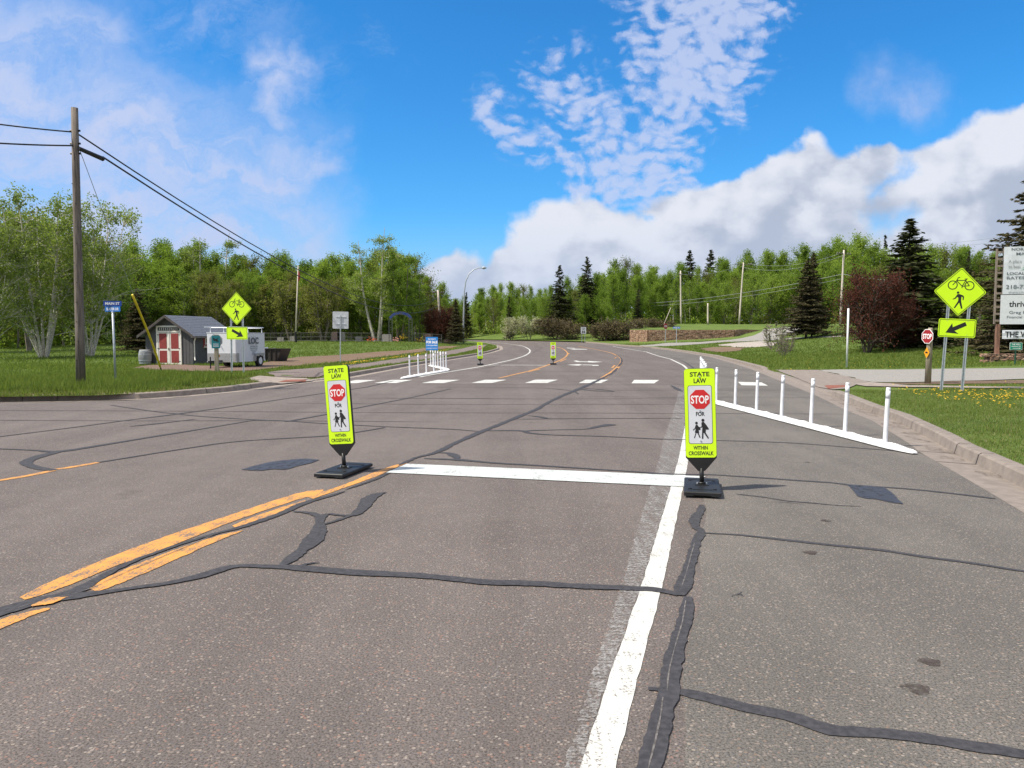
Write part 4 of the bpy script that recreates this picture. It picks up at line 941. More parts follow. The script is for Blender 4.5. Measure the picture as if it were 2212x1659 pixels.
# for sale sign
b_ = P(934, 782); b2 = A(933, 728, 43.0); t = thing('for_sale_sign', 'bright blue property for sale board behind the white posts', 'sign', (b2.x, 43.0, h(b2.x, 43.0)), R(-12))
zt_ = b2.z - h(b2.x, 43.0); W_ = .70; hh = .74
q = MB(); q.box((-.30, .01, zt_ / 2), (.05, .05, zt_)); q.box((.30, .01, zt_ / 2), (.05, .05, zt_)); q.build('post', m_board, t)
q = MB(); q.plate(rrect(-W_ / 2, W_ / 2, zt_ - hh, zt_, .01), -.03, -.018); pan = q.build('board', m_fsblue, t)
q = MB(); put_text(q, 'PROPERTY', -.22, .24, zt_ - .155, zt_ - .085, -.032, .02); put_text(q, 'FOR SALE', -.32, .33, zt_ - .36, zt_ - .21, -.032, .05)
put_text(q, '218-226-4989', -.32, .32, zt_ - .50, zt_ - .43, -.032, .02); put_text(q, 'AVAILABLE ON SITE', -.32, .32, zt_ - .65, zt_ - .60, -.032, .01); q.build('lettering', m_wtxt, pan)

# ------------------------------------------------------------------ shed
S0 = P(276.5 + .175 * 806, 580.8 + .175 * 1190)                  # near right corner of the shed
rzs = R(-15); L_, W_, He, Hp = 3.2, 2.85, 1.62, 2.50
t = thing('garden_shed', 'grey gabled garden shed with red and white double doors and blue grey roof', 'shed', (S0.x, S0.y, h(S0.x, S0.y)), rzs)
# local frame: x from left gable edge (-W) to 0, y back, front face at y=0
q = MB()
q.add([(-W_, 0, 0), (0, 0, 0), (0, 0, He), (-W_ / 2, 0, Hp), (-W_, 0, He), (-W_, L_, 0), (0, L_, 0), (0, L_, He), (-W_ / 2, L_, Hp), (-W_, L_, He)],
      [(0, 1, 2, 3, 4), (6, 5, 9, 8, 7), (1, 6, 7, 2), (5, 0, 4, 9)])
for k in range(1, 14):
    x = -W_ + W_ * k / 14; zt_ = He + (Hp - He) * (1 - abs(x + W_ / 2) / (W_ / 2)); q.box((x, -.004, zt_ / 2), (.012, .012, zt_ - .04))
wall = q.build('wall', m_siding, t)
q = MB(); ov = .28; sl = (Hp - He) / (W_ / 2)
for s in (-1, 1):
    x0, x1 = -W_ / 2, -W_ / 2 + s * (W_ / 2 + ov); z0, z1 = Hp + .05, Hp + .05 - sl * (W_ / 2 + ov)
    vs = [(x0, -ov, z0), (x1, -ov, z1), (x1, L_ + ov, z1), (x0, L_ + ov, z0)]; vs2 = [(a, b, c - .05) for a, b, c in vs]
    q.add(vs + vs2, [(0, 1, 2, 3), (7, 6, 5, 4), (0, 4, 5, 1), (1, 5, 6, 2), (2, 6, 7, 3)])
    for k in range(1, 12):
        f = k / 12; xa_, za_ = x0 + (x1 - x0) * f, z0 + (z1 - z0) * f; q.box((xa_, L_ / 2, za_ + .002), (.02, L_ + 2 * ov, .010), 0, 0, math.atan(sl) * s)
roof = q.build('roof', m_shingle, t)
q = MB()
for s in (-1, 1):
    x0, x1 = -W_ / 2, -W_ / 2 + s * (W_ / 2 + ov); z0, z1 = Hp + .04, Hp + .04 - sl * (W_ / 2 + ov)
    q.add([(x0, -ov - .02, z0 + .02), (x1, -ov - .02, z1 + .02), (x1, -ov - .02, z1 - .12), (x0, -ov - .02, z0 - .12)], [(0, 1, 2, 3), (3, 2, 1, 0)])
q.box((ov + .01, L_ / 2, z1 - .05), (.07, L_ + 2 * ov, .09)); q.build('fascia', m_fascia, roof)
q = MB(); q.box((.09, L_ / 2 , He - .17), (.07, L_ + .4, .07)); q.tube([(.09, .1, He - .2), (.03, .08, He - .42), (.03, .08, .45), (.12, 0, .25)], .035, 8); q.build('downspout', m_trim, t)
dx0, dx1 = -W_ / 2 - .72, -W_ / 2 + .78; q = MB()
zc = 2.02
for (xa_, xb, za_, zb) in ((dx0, dx1, zc - .08, zc), (dx0, dx0 + .09, .04, zc), (dx1 - .09, dx1, .04, zc), (dx0, dx1, 1.68, 1.76), (dx0, dx1, .02, .07), (-W_ / 2 - .02, -W_ / 2 + .08, .04, 1.7)):
    q.box(((xa_ + xb) / 2, -.03, (za_ + zb) / 2), (xb - xa_, .05 + .001 * random.random(), zb - za_))
fr = q.build('door_frame', m_trim, t)
q = MB(); q.box(((dx0 + dx1) / 2, -.034, 1.85), (dx1 - dx0 - .22, .03, .13)); tr = q.build('transom_window', m_glass, t)
q = MB()
for k in range(1, 11): q.box((dx0 + .11 + (dx1 - dx0 - .22) * k / 11, -.055, 1.85), (.02, .015, .13))
q.build('muntin', m_trim, tr)
for (xa_, xb) in ((dx0 + .09, -W_ / 2 - .02), (-W_ / 2 + .08, dx1 - .09)):
    q = MB(); q.box(((xa_ + xb) / 2, -.02, .87), (xb - xa_, .03, 1.6)); dr = q.build('door', m_trim, t)
    q = MB()
    for (za_, zb) in ((.12, .74), (.84, 1.62)): q.box(((xa_ + xb) / 2, -.038, (za_ + zb) / 2), (xb - xa_ - .16, .012, zb - za_))
    q.build('door_panel', m_door, dr)
    q = MB()
    for z_ in (.2, .85, 1.55): q.box((xa_ + .02 if xa_ < -W_ / 2 else xb - .02, -.05, z_), (.10, .02, .03))
    q.build('hinge', m_black, dr)
q = MB(); q.box((-W_ / 2 + .03, -.065, .82), (.03, .03, .12)); q.build('door_handle', m_black, t)
q = MB(); q.box((.012, 1.45, 1.20), (.03, 1.25, .60)); q.build('window_surround', m_door, t)
q = MB(); q.box((.03, 1.45, 1.22), (.03, 1.0, .34)); wf = q.build('window', m_trim, t)
q = MB()
for k in range(2):
    q.box((.048, 1.21 + .48 * k, 1.22), (.012, .38, .24))
q.build('pane', m_glass, wf)
q = MB(); q.box((.12, 1.45, .93), (.22, 1.2, .12)); q.build('window_box', m_trim, t)
for j in range(2):
    pass
# barrel
bl_ = P(276.5 + .175 * 292, 580.8 + .175 * 1178); q = MB(); hb = .78
q.tube([(0, 0, hb * k) for k in (0, .15, .35, .5, .65, .85, 1)], [.245, .285, .315, .32, .315, .285, .245], 20)
t = thing('barrel', 'weathered grey wooden barrel at the left corner of the shed', 'barrel', (bl_.x, bl_.y - .7, bl_.z)); q.build('staves', m_barrel, t, True)
q = MB()
for k in (.12, .3, .7, .88): rr = .30 if k in (.3, .7) else .272; q.tube([(0, 0, hb * k - .02), (0, 0, hb * k + .02)], rr + .012, 20, False)
q.build('hoop', m_galv, t)
# trailer
T0 = P(276.5 + .175 * 1340, 580.8 + .175 * 1228); T0.z = h(T0.x, T0.y)
rt = R(38); t = thing('cargo_trailer', 'white enclosed cargo trailer with ladder rack parked beside the shed', 'trailer', T0, R(-50))
# local: front face along -x from the corner (0,0), long side goes along +y rotated
TW, TL, TH, TB = 1.42, 2.75, 1.32, .28
t.rotation_euler[2] = R(-9)
q = MB(); q.bbox((-TW / 2, TL / 2, TB + TH / 2), (TW, TL, TH), .03); body = q.build('body', m_trailer, t)
q = MB(); q.box((-TW / 2, -.008, TB + .20), (TW - .04, .014, .40)); q.box((.008, .12, TB + .20), (.014, .24, .40)); q.build('stone_guard', m_steel, t)
q = MB(); q.box((-TW / 2, TL / 2, TB + TH + .005), (TW + .02, TL + .02, .03)); q.box((-TW / 2, TL / 2, TB + .01), (TW + .02, TL + .02, .035)); q.build('edge_trim', m_band, t)
q = MB(); ft = []
for a in np.linspace(0, math.pi, 9): ft.append((1.93 - .38 * math.cos(a), .28 + .36 * min(1, math.sin(a) * 1.25)))
q.add([(.16, y_, z_) for y_, z_ in ft] + [(.0, y_, z_) for y_, z_ in ft], [(i, i + 1, 9 + i + 1, 9 + i) for i in range(8)]); q.box((.17, 1.93, .585), (.012, .78, .14)); q.build('fender', m_steel, t)
for xs in (.10, -TW - .10):
    q = MB(); q.tube([(xs - .08, 1.93, .29), (xs - .07, 1.93, .29), (xs + .07, 1.93, .29), (xs + .08, 1.93, .29)], [.25, .29, .29, .25], 22); wh = q.build('wheel', m_tyre, t)
    q = MB(); q.tube([(xs + (.082 if xs > 0 else -.082) - .005, 1.93, .29), (xs + (.082 if xs > 0 else -.082) + .005, 1.93, .29)], .165, 18); q.build('rim', m_band, wh)
q = MB()
for xs in (-.12, -TW + .12):
    q.tube([(xs, -.35, TB + TH + .26), (xs, TL + .1, TB + TH + .26)], .022, 8)
for ys_ in (.15, 1.3, TL - .1):
    q.tube([(-.1, ys_, TB + TH + .02), (-.1, ys_, TB + TH + .24), (-TW + .1, ys_, TB + TH + .24), (-TW + .1, ys_, TB + TH + .02)], .02, 6)
q.build('ladder_rack', m_band, t)
q = MB(); q.box((-TW / 2, -.55, .33), (.08, 1.1, .07)); q.tube([(-TW / 2, -.95, .0), (-TW / 2, -.95, .55)], .03, 8); q.build('tongue', m_black, t)
q = MB()
def side(p): return (.034, p[0], p[2])                            # lettering lies on the long side
put_text(q, 'LOC', 1.12, 2.06, TB + .80, TB + 1.12, 0, .05, side)
for k, (a, b) in enumerate(((1.25, 1.95), (1.25, 1.95), (1.3, 1.9), (1.45, 1.75), (1.42, 1.80))): put_text(q, ('CONSTRUCTION', 'CARPENTRY', 'REMODELING', 'CALL', '226-3300')[k] if False else 'IIIIIIIIII', a, b, TB + .68 - .09 * k, TB + .72 - .09 * k, 0, .03, side)
q.build('lettering', m_grey_txt, body)
q = MB()
for a in np.linspace(0, 2 * math.pi, 13)[:-1]: q.box((.034, 1.59 + .36 * math.cos(a), TB + .96 + .21 * math.sin(a)), (.004, .10, .014), 0, a)
q.build('emblem_ring', m_lgrey_txt, body)
# dumpster
D0 = P(276.5 + .175 * 1660, 580.8 + .175 * 1150); sD = .9
t = thing('dumpster', 'dark brown open dumpster piled with scrap behind the trailer', 'dumpster', (D0.x - .55, D0.y + .6, h(D0.x, D0.y)), R(-8)); t.scale = (.66, .9, .66)
q = MB(); q.add([(-.2, 0, .05), (1.9, 0, .05), (2.35, 0, 1.15), (-.2, 0, 1.15), (-.2, 1.5, .05), (1.9, 1.5, .05), (2.35, 1.5, 1.15), (-.2, 1.5, 1.15)],
      [(0, 1, 2, 3), (5, 4, 7, 6), (1, 5, 6, 2), (4, 0, 3, 7), (0, 4, 5, 1)]); q.add([(-.2, .05, .95), (2.2, .05, .95), (2.2, 1.45, .95), (-.2, 1.45, .95)], [(0, 1, 2, 3)])
q.box((1.07, -.03, 1.15), (2.6, .08, .08)); 
for k in range(5): q.box((.0 + .45 * k, -.03, .6), (.05, .06, 1.05))
q.build('container', m_dump, t); q = MB(); q.plate(rrect(.42, .82, .42, .88, .02), -.075, -.065); lb = q.build('notice', m_sheet, t)
q = MB(); q.box((.62, -.0765, .73), (.30, .002, .07)); q.box((.62, -.0765, .61), (.22, .002, .04)); q.box((.62, -.0765, .52), (.26, .002, .03)); q.build('lettering', m_blue, lb)
q = MB()
for k in range(14): q.box((random.uniform(0, 2), random.uniform(.2, 1.2), 1.0 + random.uniform(0, .22)), (random.uniform(.2, .7), random.uniform(.1, .4), random.uniform(.04, .18)), random.random() * 3, random.uniform(-.4, .4))
q.build('scrap', m_alu, t)

# ------------------------------------------------------------------ cemetery: arch, fence, stones
yA = 96.0
def xA(u): return (u - CX) / F * yA
ax0, ax1 = xA(841), xA(891); az = h(xA(866), yA)
t = thing('cemetery_arch', 'iron entrance arch with painted lettering in the cemetery fence', 'arch', (xA(866), yA, az)); wA = (ax1 - ax0) / 2
for s in (-1, 1):
    q = MB()
    for dx in (-.20, .20): q.box((s * (wA - .2) + dx, 0, 1.45), (.07, .09, 2.9))
    for k in range(9): q.box((s * (wA - .2), 0, .25 + k * .31), (.40, .05, .04), 0, 0, .35 * (1 if k % 2 else -1))
    q.build('pillar', m_iron, t)
q = MB(); n = 16; out = []; inn = []
for k in range(n + 1):
    a = math.pi * (0.08 + .84 * k / n); out.append((wA * 1.02 * math.cos(a), 2.75 + 1.05 * math.sin(a))); inn.append((wA * .86 * math.cos(a), 2.45 + .95 * math.sin(a)))
for k in range(n):
    for Y in (-.03,): q.add([(out[k][0], Y, out[k][1]), (out[k + 1][0], Y, out[k + 1][1]), (inn[k + 1][0], Y, inn[k + 1][1]), (inn[k][0], Y, inn[k][1]), (out[k][0], .03, out[k][1]), (out[k + 1][0], .03, out[k + 1][1]), (inn[k + 1][0], .03, inn[k + 1][1]), (inn[k][0], .03, inn[k][1])], [(0, 3, 2, 1), (4, 5, 6, 7), (0, 1, 5, 4), (2, 3, 7, 6)])
band = q.build('arch_band', m_iron, t)
q = MB()
def arcwarp(p):
    a = math.pi * (.5 - .38 * p[0]); r_, rz_ = wA * .94, 1.0
    return ((r_ + p[2] * .0) * math.cos(a) + p[2] * math.cos(a), -.045, 2.60 + rz_ * math.sin(a) + p[2] * math.sin(a))
put_text(q, 'BEAVER BAY CEMETERY', -1, 1, -.11, .16, 0, .03, arcwarp); q.build('lettering', m_blue, band)
t = thing('wire_fence', 'dark wire mesh fence with rails along the cemetery edge', 'fence', (0, 0, 0))
us = list(range(270, 842, 22)) + list(range(892, 960, 20)); 
for u in us:
    x_ = xA(u); q = MB(); q.tube([(x_, yA + 1.5, h(x_, yA + 1.5)), (x_, yA + 1.5, h(x_, yA + 1.5) + 1.15)], .035, 6); q.build('post', m_fence, t)
q = MB()
for u0, u1 in zip(us[:-1], us[1:]):
    if u0 == 820 or u1 - u0 > 30: continue
    a, b = xA(u0), xA(u1)
    for z_ in (1.12, .6, .15): q.tube([(a, yA + 1.5, h(a, yA + 1.5) + z_), (b, yA + 1.5, h(b, yA + 1.5) + z_)], .018, 4)
    for k in range(8): x_ = a + (b - a) * k / 8; q.box((x_, yA + 1.5, h(x_, yA + 1.5) + .6), (.012, .012, 1.1))
q.build('mesh_panel', m_fence, t)
stones = [(635, 743, 1, .9, .55, m_stone), (726, 742, .9, 1.1, 1.05, m_stone_r), (738, 742, .9, 1.0, 1.05, m_stone), (776, 741, .9, .9, .5, m_stone), (836, 741, .9, 1.2, .8, m_stone), (925, 741, 1, .9, .9, m_stone_r), (607, 744, 1, .8, .4, m_stone), (968, 742, 1, 1, .45, m_stone_r)]
for i, (u, v, _, w, hh, mt_) in enumerate(stones):
    x_ = xA(u); y_ = yA + 3; x_ *= y_ / yA; q = MB()
    q.plate(rrect(-w / 2, w / 2, .15, .15 + hh, min(.15, hh / 3)), -.12, .12); 
    t = thing('gravestone', ['low grey gravestone left of the flagpole', 'pink granite gravestone left of the square sign', 'pale gravestone touching the pink one', 'small grey gravestone by the birch trunks', 'wide grey gravestone left of the arch', 'pinkish gravestone seen through the arch', 'flat gravestone farthest left by the fence', 'low reddish gravestone right of the arch'][i], 'gravestone', (x_, y_, h(x_, y_)), 0, 'gravestones in the cemetery')
    q.build('slab', mt_, t); q = MB(); q.box((0, 0, .08), (w + .2, .4, .16)); q.build('plinth', m_stone, t)
for i, (u, mt_, lab) in enumerate(((795, m_orange, 'orange flowers on a grave beside the wide grey stone'), (851, m_pinkf, 'pink flowers left of the arch foot'), (866, m_yflow, 'tall yellow flowers against the left arch pillar'), (900, m_yflow, 'low yellow flowers inside the arch opening'))):
    x_ = xA(u); z_ = h(x_, yA + 2.3); q = MB()
    for k in range(26): q.box((x_ + random.gauss(0, .28), yA + 2.3 + random.gauss(0, .15), z_ + abs(random.gauss(0, .22)) + (0.35 if i == 2 else .05)), (.09, .09, .07), random.random() * 3, random.random() * 3)
    tag(q.build('grave_flowers', mt_), lab, 'flowers', 'flowers on the graves')
# tall pole in the cemetery
b_ = Vector((xA(639) , yA - 2, 0)); b_.x *= (yA - 2) / yA; b_.z = h(b_.x, b_.y); tp_ = A(644, 574, yA - 2)
t = thing('flagpole', 'tall thin pale pole with furled flag in front of the left woods', 'pole', b_)
q = MB(); q.tube([(0, 0, 0), tp_ - b_], [.11, .06], 8); q.build('shaft', m_pole_l, t, True)
q = MB(); q.tube([(tp_ - b_) * .80 + Vector((.12, 0, 0)), (tp_ - b_) * .86 + Vector((.2, 0, 0)), (tp_ - b_) * .93 + Vector((.1, 0, 0))], [.05, .14, .05], 7); q.build('flag', m_dred, t)
q = MB(); q.tube([(.05, 0, 0), (0.02, 0, 1.3)], .16, 8); q.build('sleeve', m_black, t)
# street lamp
b_ = P(1003, 745.5); b_.y = 103; b_.x = (1001.5 - CX) / F * 103; b_.z = h(b_.x, 103)
t = thing('street_lamp', 'curved galvanised street lamp rising beside the far left bend', 'street lamp', b_)
Y_ = 103; pts = [A(u, v, Y_) - b_ for u, v in [(1001, 700), (1002, 660), (1003, 630), (1006, 608), (1013, 592), (1024, 582), (1034, 579), (1045, 578.5)]]
q = MB(); q.tube([Vector((0, 0, 0))] + pts, [.13, .11, .10, .09, .08, .07, .06, .055, .05], 10); q.build('mast', m_galv, t, True)
e_ = pts[-1]; q = MB(); q.tube([e_ + Vector((-.3, 0, 0)), e_ + Vector((0, 0, .02)), e_ + Vector((.35, 0, -.05))], [.07, .18, .08], 10); hd = q.build('lamp_head', m_galv, t, True)
q = MB(); q.tube([e_ + Vector((0.02, 0, -.15)), e_ + Vector((.02, 0, -.2))], [.13, .10], 10); q.build('lens', m_lamp, hd)

# ------------------------------------------------------------------ right side: poles, signs, board, wall
for (u, v, tu, tv, Y_, lab, cr) in ((1470, 711, 1470, 585, 132, 'pale utility pole left of the stone retaining wall end', (.6, 1.8, R(60))), (1595, 706, 1606, 567, 132, 'leaning pale utility pole with crossarm behind the stone wall', (.3, 3.2, R(10))),
                                    (1813, 700, 1823, 540, 104, 'pale utility pole with crossarm rising behind the maroon tree', (.5, 2.6, R(25))), (1528, 712, 1529, 655, 128, 'short dark pole between the two pale poles', None)):
    x_ = (u - CX) / F * Y_; b_ = Vector((x_, Y_, h(x_, Y_))); upole(lab, b_, A(tu, tv, Y_), .16, .11, m_pole_l if 'pale' in lab else m_pole, cross=cr)
pA, pB, pC = A(1470, 592, 132), A(1605, 569, 132), A(1822, 545, 104)
wire('thin wire between the two pale poles left of the wall', pA, pB, .8, .02, m_wire_l); wire('thin high wire from the leaning pole to the maroon tree pole', pB + Vector((1, 0, 0)), pC, 1.0, .02, m_wire_l)
wire('thin lower wire from the leaning pole toward the right', A(1600, 576, 132), A(1821, 552, 104), 1.2, .02, m_wire_l)
wire('pale cable crossing the woods from the left pole to the right pole', A(1400, 655, 136), A(1820, 592, 104), .6, .03, m_wire_l); wire('second pale cable just under the crossing cable', A(1405, 661, 136), A(1819, 602, 104), .6, .022, m_wire_l)
wire('pale cable running right across the trees past the yellow sign', A(1820, 592, 104), A(2230, 602, 84), .8, .03, m_wire_l); wire('high thin wire against the sky above the right sign', A(1980, 527, 120), A(2260, 492, 90), .5, .018, m_wire_l)
wire('second high thin wire against the sky above the right sign', A(1985, 534, 120), A(2260, 503, 90), .5, .018, m_wire_l)
# speed limit sign
b_ = Vector(((1260 - CX) / F * 112, 112, 0)); b_.z = h(b_.x, b_.y); t = thing('speed_limit_sign', 'small white speed limit 35 sign on two posts below the far woods', 'road sign', b_, R(4))
tz = A(1260, 706.5, 112).z - b_.z; q = MB()
for s in (-.22, .22): q.box((s, .03, (tz - .1) / 2), (.06, .04, tz - .1))
q.build('post', m_galv, t); q = MB(); q.plate(rrect(-.38, .38, tz - .95, tz, .05), -.01, .005); pan = q.build('panel', m_sheet, t)
q = MB(); put_text(q, 'SPEED', -.28, .28, tz - .22, tz - .09, -.014, .03); put_text(q, 'LIMIT', -.24, .24, tz - .43, tz - .30, -.014, .03); put_text(q, '35', -.27, .27, tz - .88, tz - .52, -.014, .05); q.build('lettering', m_black, pan)
# far stop sign and street sign
b_ = P(1437.5, 739.5); t = thing('stop_sign', 'tiny far stop sign on twin posts before the stone wall', 'stop sign', b_, R(40)); tz = A(1439, 699, b_.y).z - b_.z
q = MB(); q.box((0, .03, tz / 2), (.07, .05, tz)); q.build('post', m_galv, t)
q = MB(); q.plate(ngon(0, tz - .35, .40, 8, R(22.5)), -.01, .01); pan = q.build('panel', m_dred, t); q = MB(); put_text(q, 'STOP', -.28, .28, tz - .47, tz - .23, -.014, .03); q.build('lettering', m_wtxt, pan)
b_ = P(1461, 741.5); t = thing('street_name_sign', 'tiny far blue street name blade before the stone wall', 'street sign', b_); tz = A(1460, 706, b_.y).z - b_.z
q = MB(); q.tube([(0, 0, 0), (0, 0, tz)], .04, 6); q.build('post', m_galv, t); q = MB(); q.plate(rrect(-.45, .45, tz - .22, tz, .02), -.02, .02); bl = q.build('blade', m_blue2, t)
q = MB(); put_text(q, 'MAIN ST', -.38, .38, tz - .17, tz - .05, -.024, .02); q.build('lettering', m_wtxt, bl)
b_ = P(1432, 706); q = MB(); q.tube([(0, 0, 0), (1.3, 0, 3.2)], .06, 6); o = q.build('leaning_stake', m_pole_l); o.location = b_; tag(o, 'pale stake leaning right above the far stop sign', 'stake')
# retaining wall
wu = [(1362, 724), (1400, 726), (1450, 726.5), (1500, 727), (1550, 727), (1584, 726.5), (1600, 722), (1640, 716)]
q = MB(); wp = []
for i, (u, v) in enumerate(wu):
    Y_ = 106 + (2.0 if i == 0 else 0) + (i - 5) * (2.5 if i > 5 else 0); x_ = (u - CX) / F * Y_; wp.append(Vector((x_, Y_, h(x_, Y_))))
ztop = [A(1500, 712.5, 106).z] * 6 + [A(1600, 711.5, 108.5).z, A(1640, 713, 111).z]
prev = None
for i in range(len(wp) - 1):
    a, b = wp[i], wp[i + 1]; n = int((b - a).length / .5) + 1
    for k in range(n):
        c = a.lerp(b, (k + .5) / n); d = b - a; zt_ = ztop[i] + (ztop[i + 1] - ztop[i]) * (k + .5) / n; rows = 7; zb = c.z - .25
        for r_ in range(rows):
            jig = random.uniform(-.04, .04); hh = (zt_ - zb) / rows
            q.box((c.x, c.y + jig, zb + hh * (r_ + .5)), ((b - a).length / n * .985, .5, hh * .97), math.atan2(d.y, d.x))
    cc = (a + b) / 2
wl = q.build('retaining_wall', m_stonewall); tag(wl, 'low reddish stacked stone retaining wall on the far grass bank', 'retaining wall')
q = MB(); vs = [(p.x, p.y + .1, z_ + .0) for p, z_ in zip(wp, ztop)] + [(p.x + 2, p.y + 26, h(p.x + 2, p.y + 26) + .1) for p in wp]
n = len(wp); q.add(vs, [(i, i + 1, n + i + 1, n + i) for i in range(n - 1)]); struct(q.build('raised_lawn', m_lawn))
# white marker post
b_ = P(1829, 795); t_ = A(1833, 655, b_.y); q = MB(); q.tube([(0, 0, 0), (t_ - b_) * .92], .045, 8); t = thing('marker_post', 'tall thin white marker post at the edge of the gravel drive', 'marker post', b_)
q.build('shaft', m_dwhite, t, True); q = MB(); q.tube([(t_ - b_) * .92, (t_ - b_)], .015, 6); q.build('tip', m_wire, t)
# small stop post on the right
b_ = P(2004, 829.5); hp_ = A(2007, 708, b_.y).z - b_.z; t = thing('trail_stop_post', 'round wooden post with small red stop sign beside the gravel drive', 'stop sign', b_, R(-72), lean=(0, R(1.0)))
q = MB(); q.tube([(0, 0, 0), (0, 0, hp_ * .97), (0, 0, hp_)], [.095, .08, .055], 12); q.build('post', m_post, t, True)
zc_ = A(2012, 726.5, b_.y - .1).z - b_.z
q = MB(); q.plate(ngon(.02, zc_, .235, 8, R(22.5), .97), -.125, -.118); e0 = q.build('sign_edge', m_wtxt, t)
q = MB(); q.plate(ngon(.02, zc_, .215, 8, R(22.5), .97), -.1275, -.1255); pan = q.build('stop_face', m_dred, t)
q = MB(); put_text(q, 'STOP', -.145, .185, zc_ - .08, zc_ + .08, -.1295, .03); q.build('lettering', m_wtxt, pan)
q = MB(); q.plate([(.02 + (a - .02) * .6, b) for a, b in rdiamond(.02, zc_ - .50, .12, .015)], -.12, -.114); am = q.build('amber_diamond', m_amber, t); q = MB(); q.box((.02, -.123, zc_ - .50), (.10, .002, .03)); q.plate(ngon(.0, zc_ - .49, .03, 8), -.124, -.121); q.build('symbol', m_black, am)
# the big signboard at the right edge
YB = 38.0
xb = lambda u: (u - CX) / F * YB; zb = lambda v: A(2180, v, YB).z
gz = h(xb(2160), YB); t = thing('signboard', 'large timber signboard with white banners at the right edge', 'signboard', (xb(2153), YB, gz), R(-12))
X0 = xb(2157)
def rel(u): return xb(u) - X0
def relz(v): return zb(v) - gz
q = MB(); q.box((rel(2156.5), 0, relz(700) / 2), (.17, .20, relz(700))); q.build('post', m_timber, t)
q = MB()
for dx in (-.19, .13): q.box((dx + rel(2158), .02, (relz(537) + relz(700)) / 2), (.07, .10, relz(537) - relz(700)))
for k in range(11): q.box((rel(2158) - .02, -.04, relz(545) + (relz(700) - relz(545)) * k / 10.5), (.30, .05, .10))
q.build('lattice', m_board, t)
XR = 4.2
q = MB(); q.box((XR, 0, relz(537) / 2), (.2, .2, relz(537))); q.build('post', m_timber, t)
def panel(nm, u0, v0, v1, mat, yy): 
    q = MB(); n = 24; vs = []
    for k in range(n + 1):
        x = rel(u0) + (XR - rel(u0)) * k / n
        for j in range(7):
            z = relz(v0) + (relz(v1) - relz(v0)) * j / 6; wv = (.007 * math.sin(x * 7 + j * 1.3) + .005 * math.sin(j * 2 + x * 3)) if nm != 'panel' else 0
            vs.append((x, yy + wv, z))
    q.add(vs, [(k * 7 + j, k * 7 + j + 1, k * 7 + 8 + j, k * 7 + 7 + j) for k in range(n) for j in range(6)])
    if nm == 'panel': q.box(((rel(u0) + XR) / 2, yy + .02, (relz(v0) + relz(v1)) / 2), (XR - rel(u0) - .01, .03, relz(v0) - relz(v1) - .01))
    return q.build(nm, mat, t)
bn1 = panel('banner', 2161, 534, 636, m_banner, -.13); bn2 = panel('panel', 2158, 637.5, 700.5, m_sheet, -.15); bn3 = panel('banner', 2163.6, 713, 732, m_banner, -.13)
def btxt(s, u0, u1, v0, v1, mat, par, yy=-.145, bold=.01):
    q = MB(); put_text(q, s, rel(u0), rel(u1), relz(v1), relz(v0), yy, bold); q.build('lettering', mat, par)
btxt('NORTH', 2175, 2212, 536.5, 542.5, m_grey_txt, bn1); btxt('MASS', 2184.5, 2212, 546.5, 552.5, m_grey_txt, bn1)
btxt('A place', 2170.5, 2195, 562, 571, m_lgrey_txt, bn1, bold=0); btxt('to heal.', 2170.5, 2194, 573, 580, m_lgrey_txt, bn1, bold=0)
btxt('LOCAL', 2168, 2202, 588.5, 594.5, m_grey_txt, bn1, bold=.02); btxt('RATES', 2168, 2202, 598, 604, m_grey_txt, bn1, bold=.02)
btxt('218-727', 2167, 2214, 616, 624.5, m_grey_txt, bn1, bold=0.01); btxt('thewelldulu', 2172, 2216, 629.5, 634, m_lgrey_txt, bn1, bold=0)
btxt('thriv', 2174, 2207, 651, 663.5, m_black, bn2, -.154, .02); btxt('Greg Ha', 2175, 2214, 672, 680.5, m_grey_txt, bn2, -.154, .015); btxt('Financial Co', 2171, 2214, 682.5, 688, m_grey_txt, bn2, -.154, .01)
btxt('THE W', 2169, 2214, 716, 728.5, m_black, bn3, -.145, .02)
q = MB()
for k in range(5):
    zc_ = relz(563 + 4.5 * k); wd = .10 + .07 * k; q.add([(rel(2208) - wd, -.146, zc_ - .12), (rel(2208), -.146, zc_ + .05), (rel(2208) + wd, -.146, zc_ - .12), (rel(2208), -.146, zc_ - .01)], [(0, 3, 2, 1)])
q.box((rel(2208), -.144, relz(582)), (.025, .004, .35)); q.build('tree_print', m_tree_logo, bn1)
q = MB()
for r_ in range(3):
    for k in range(16): q.box((-.75 + .42 * k + (.2 if r_ % 2 else 0), random.uniform(-.03, .03), .07 + .15 * r_), (.40, .55, .14), random.uniform(-.03, .03))
ob = q.build('stone_planter', m_stonewall); ob.location = (X0, YB - .3, gz - .02); tag(ob, 'low stone planter wall around the foot of the signboard', 'planter')
b_ = P(2193, 789); YG = b_.y; t = thing('small_green_sign', 'small green sign reading THE WELL on a thin green post', 'sign', b_); tz = A(2193, 740, YG).z - b_.z; 
q = MB(); q.box((0, .02, tz * .48), (.05, .04, tz * .96)); q.build('post', m_dkgreen, t)
q = MB(); q.plate(rrect(-.28, .28, tz - .33, tz, .03), -.01, .0); pe = q.build('sign_edge', m_wtxt, t); q = MB(); q.plate(rrect(-.268, .268, tz - .318, tz - .012, .025), -.0125, -.0102); pan = q.build('sign_face', m_green, t)
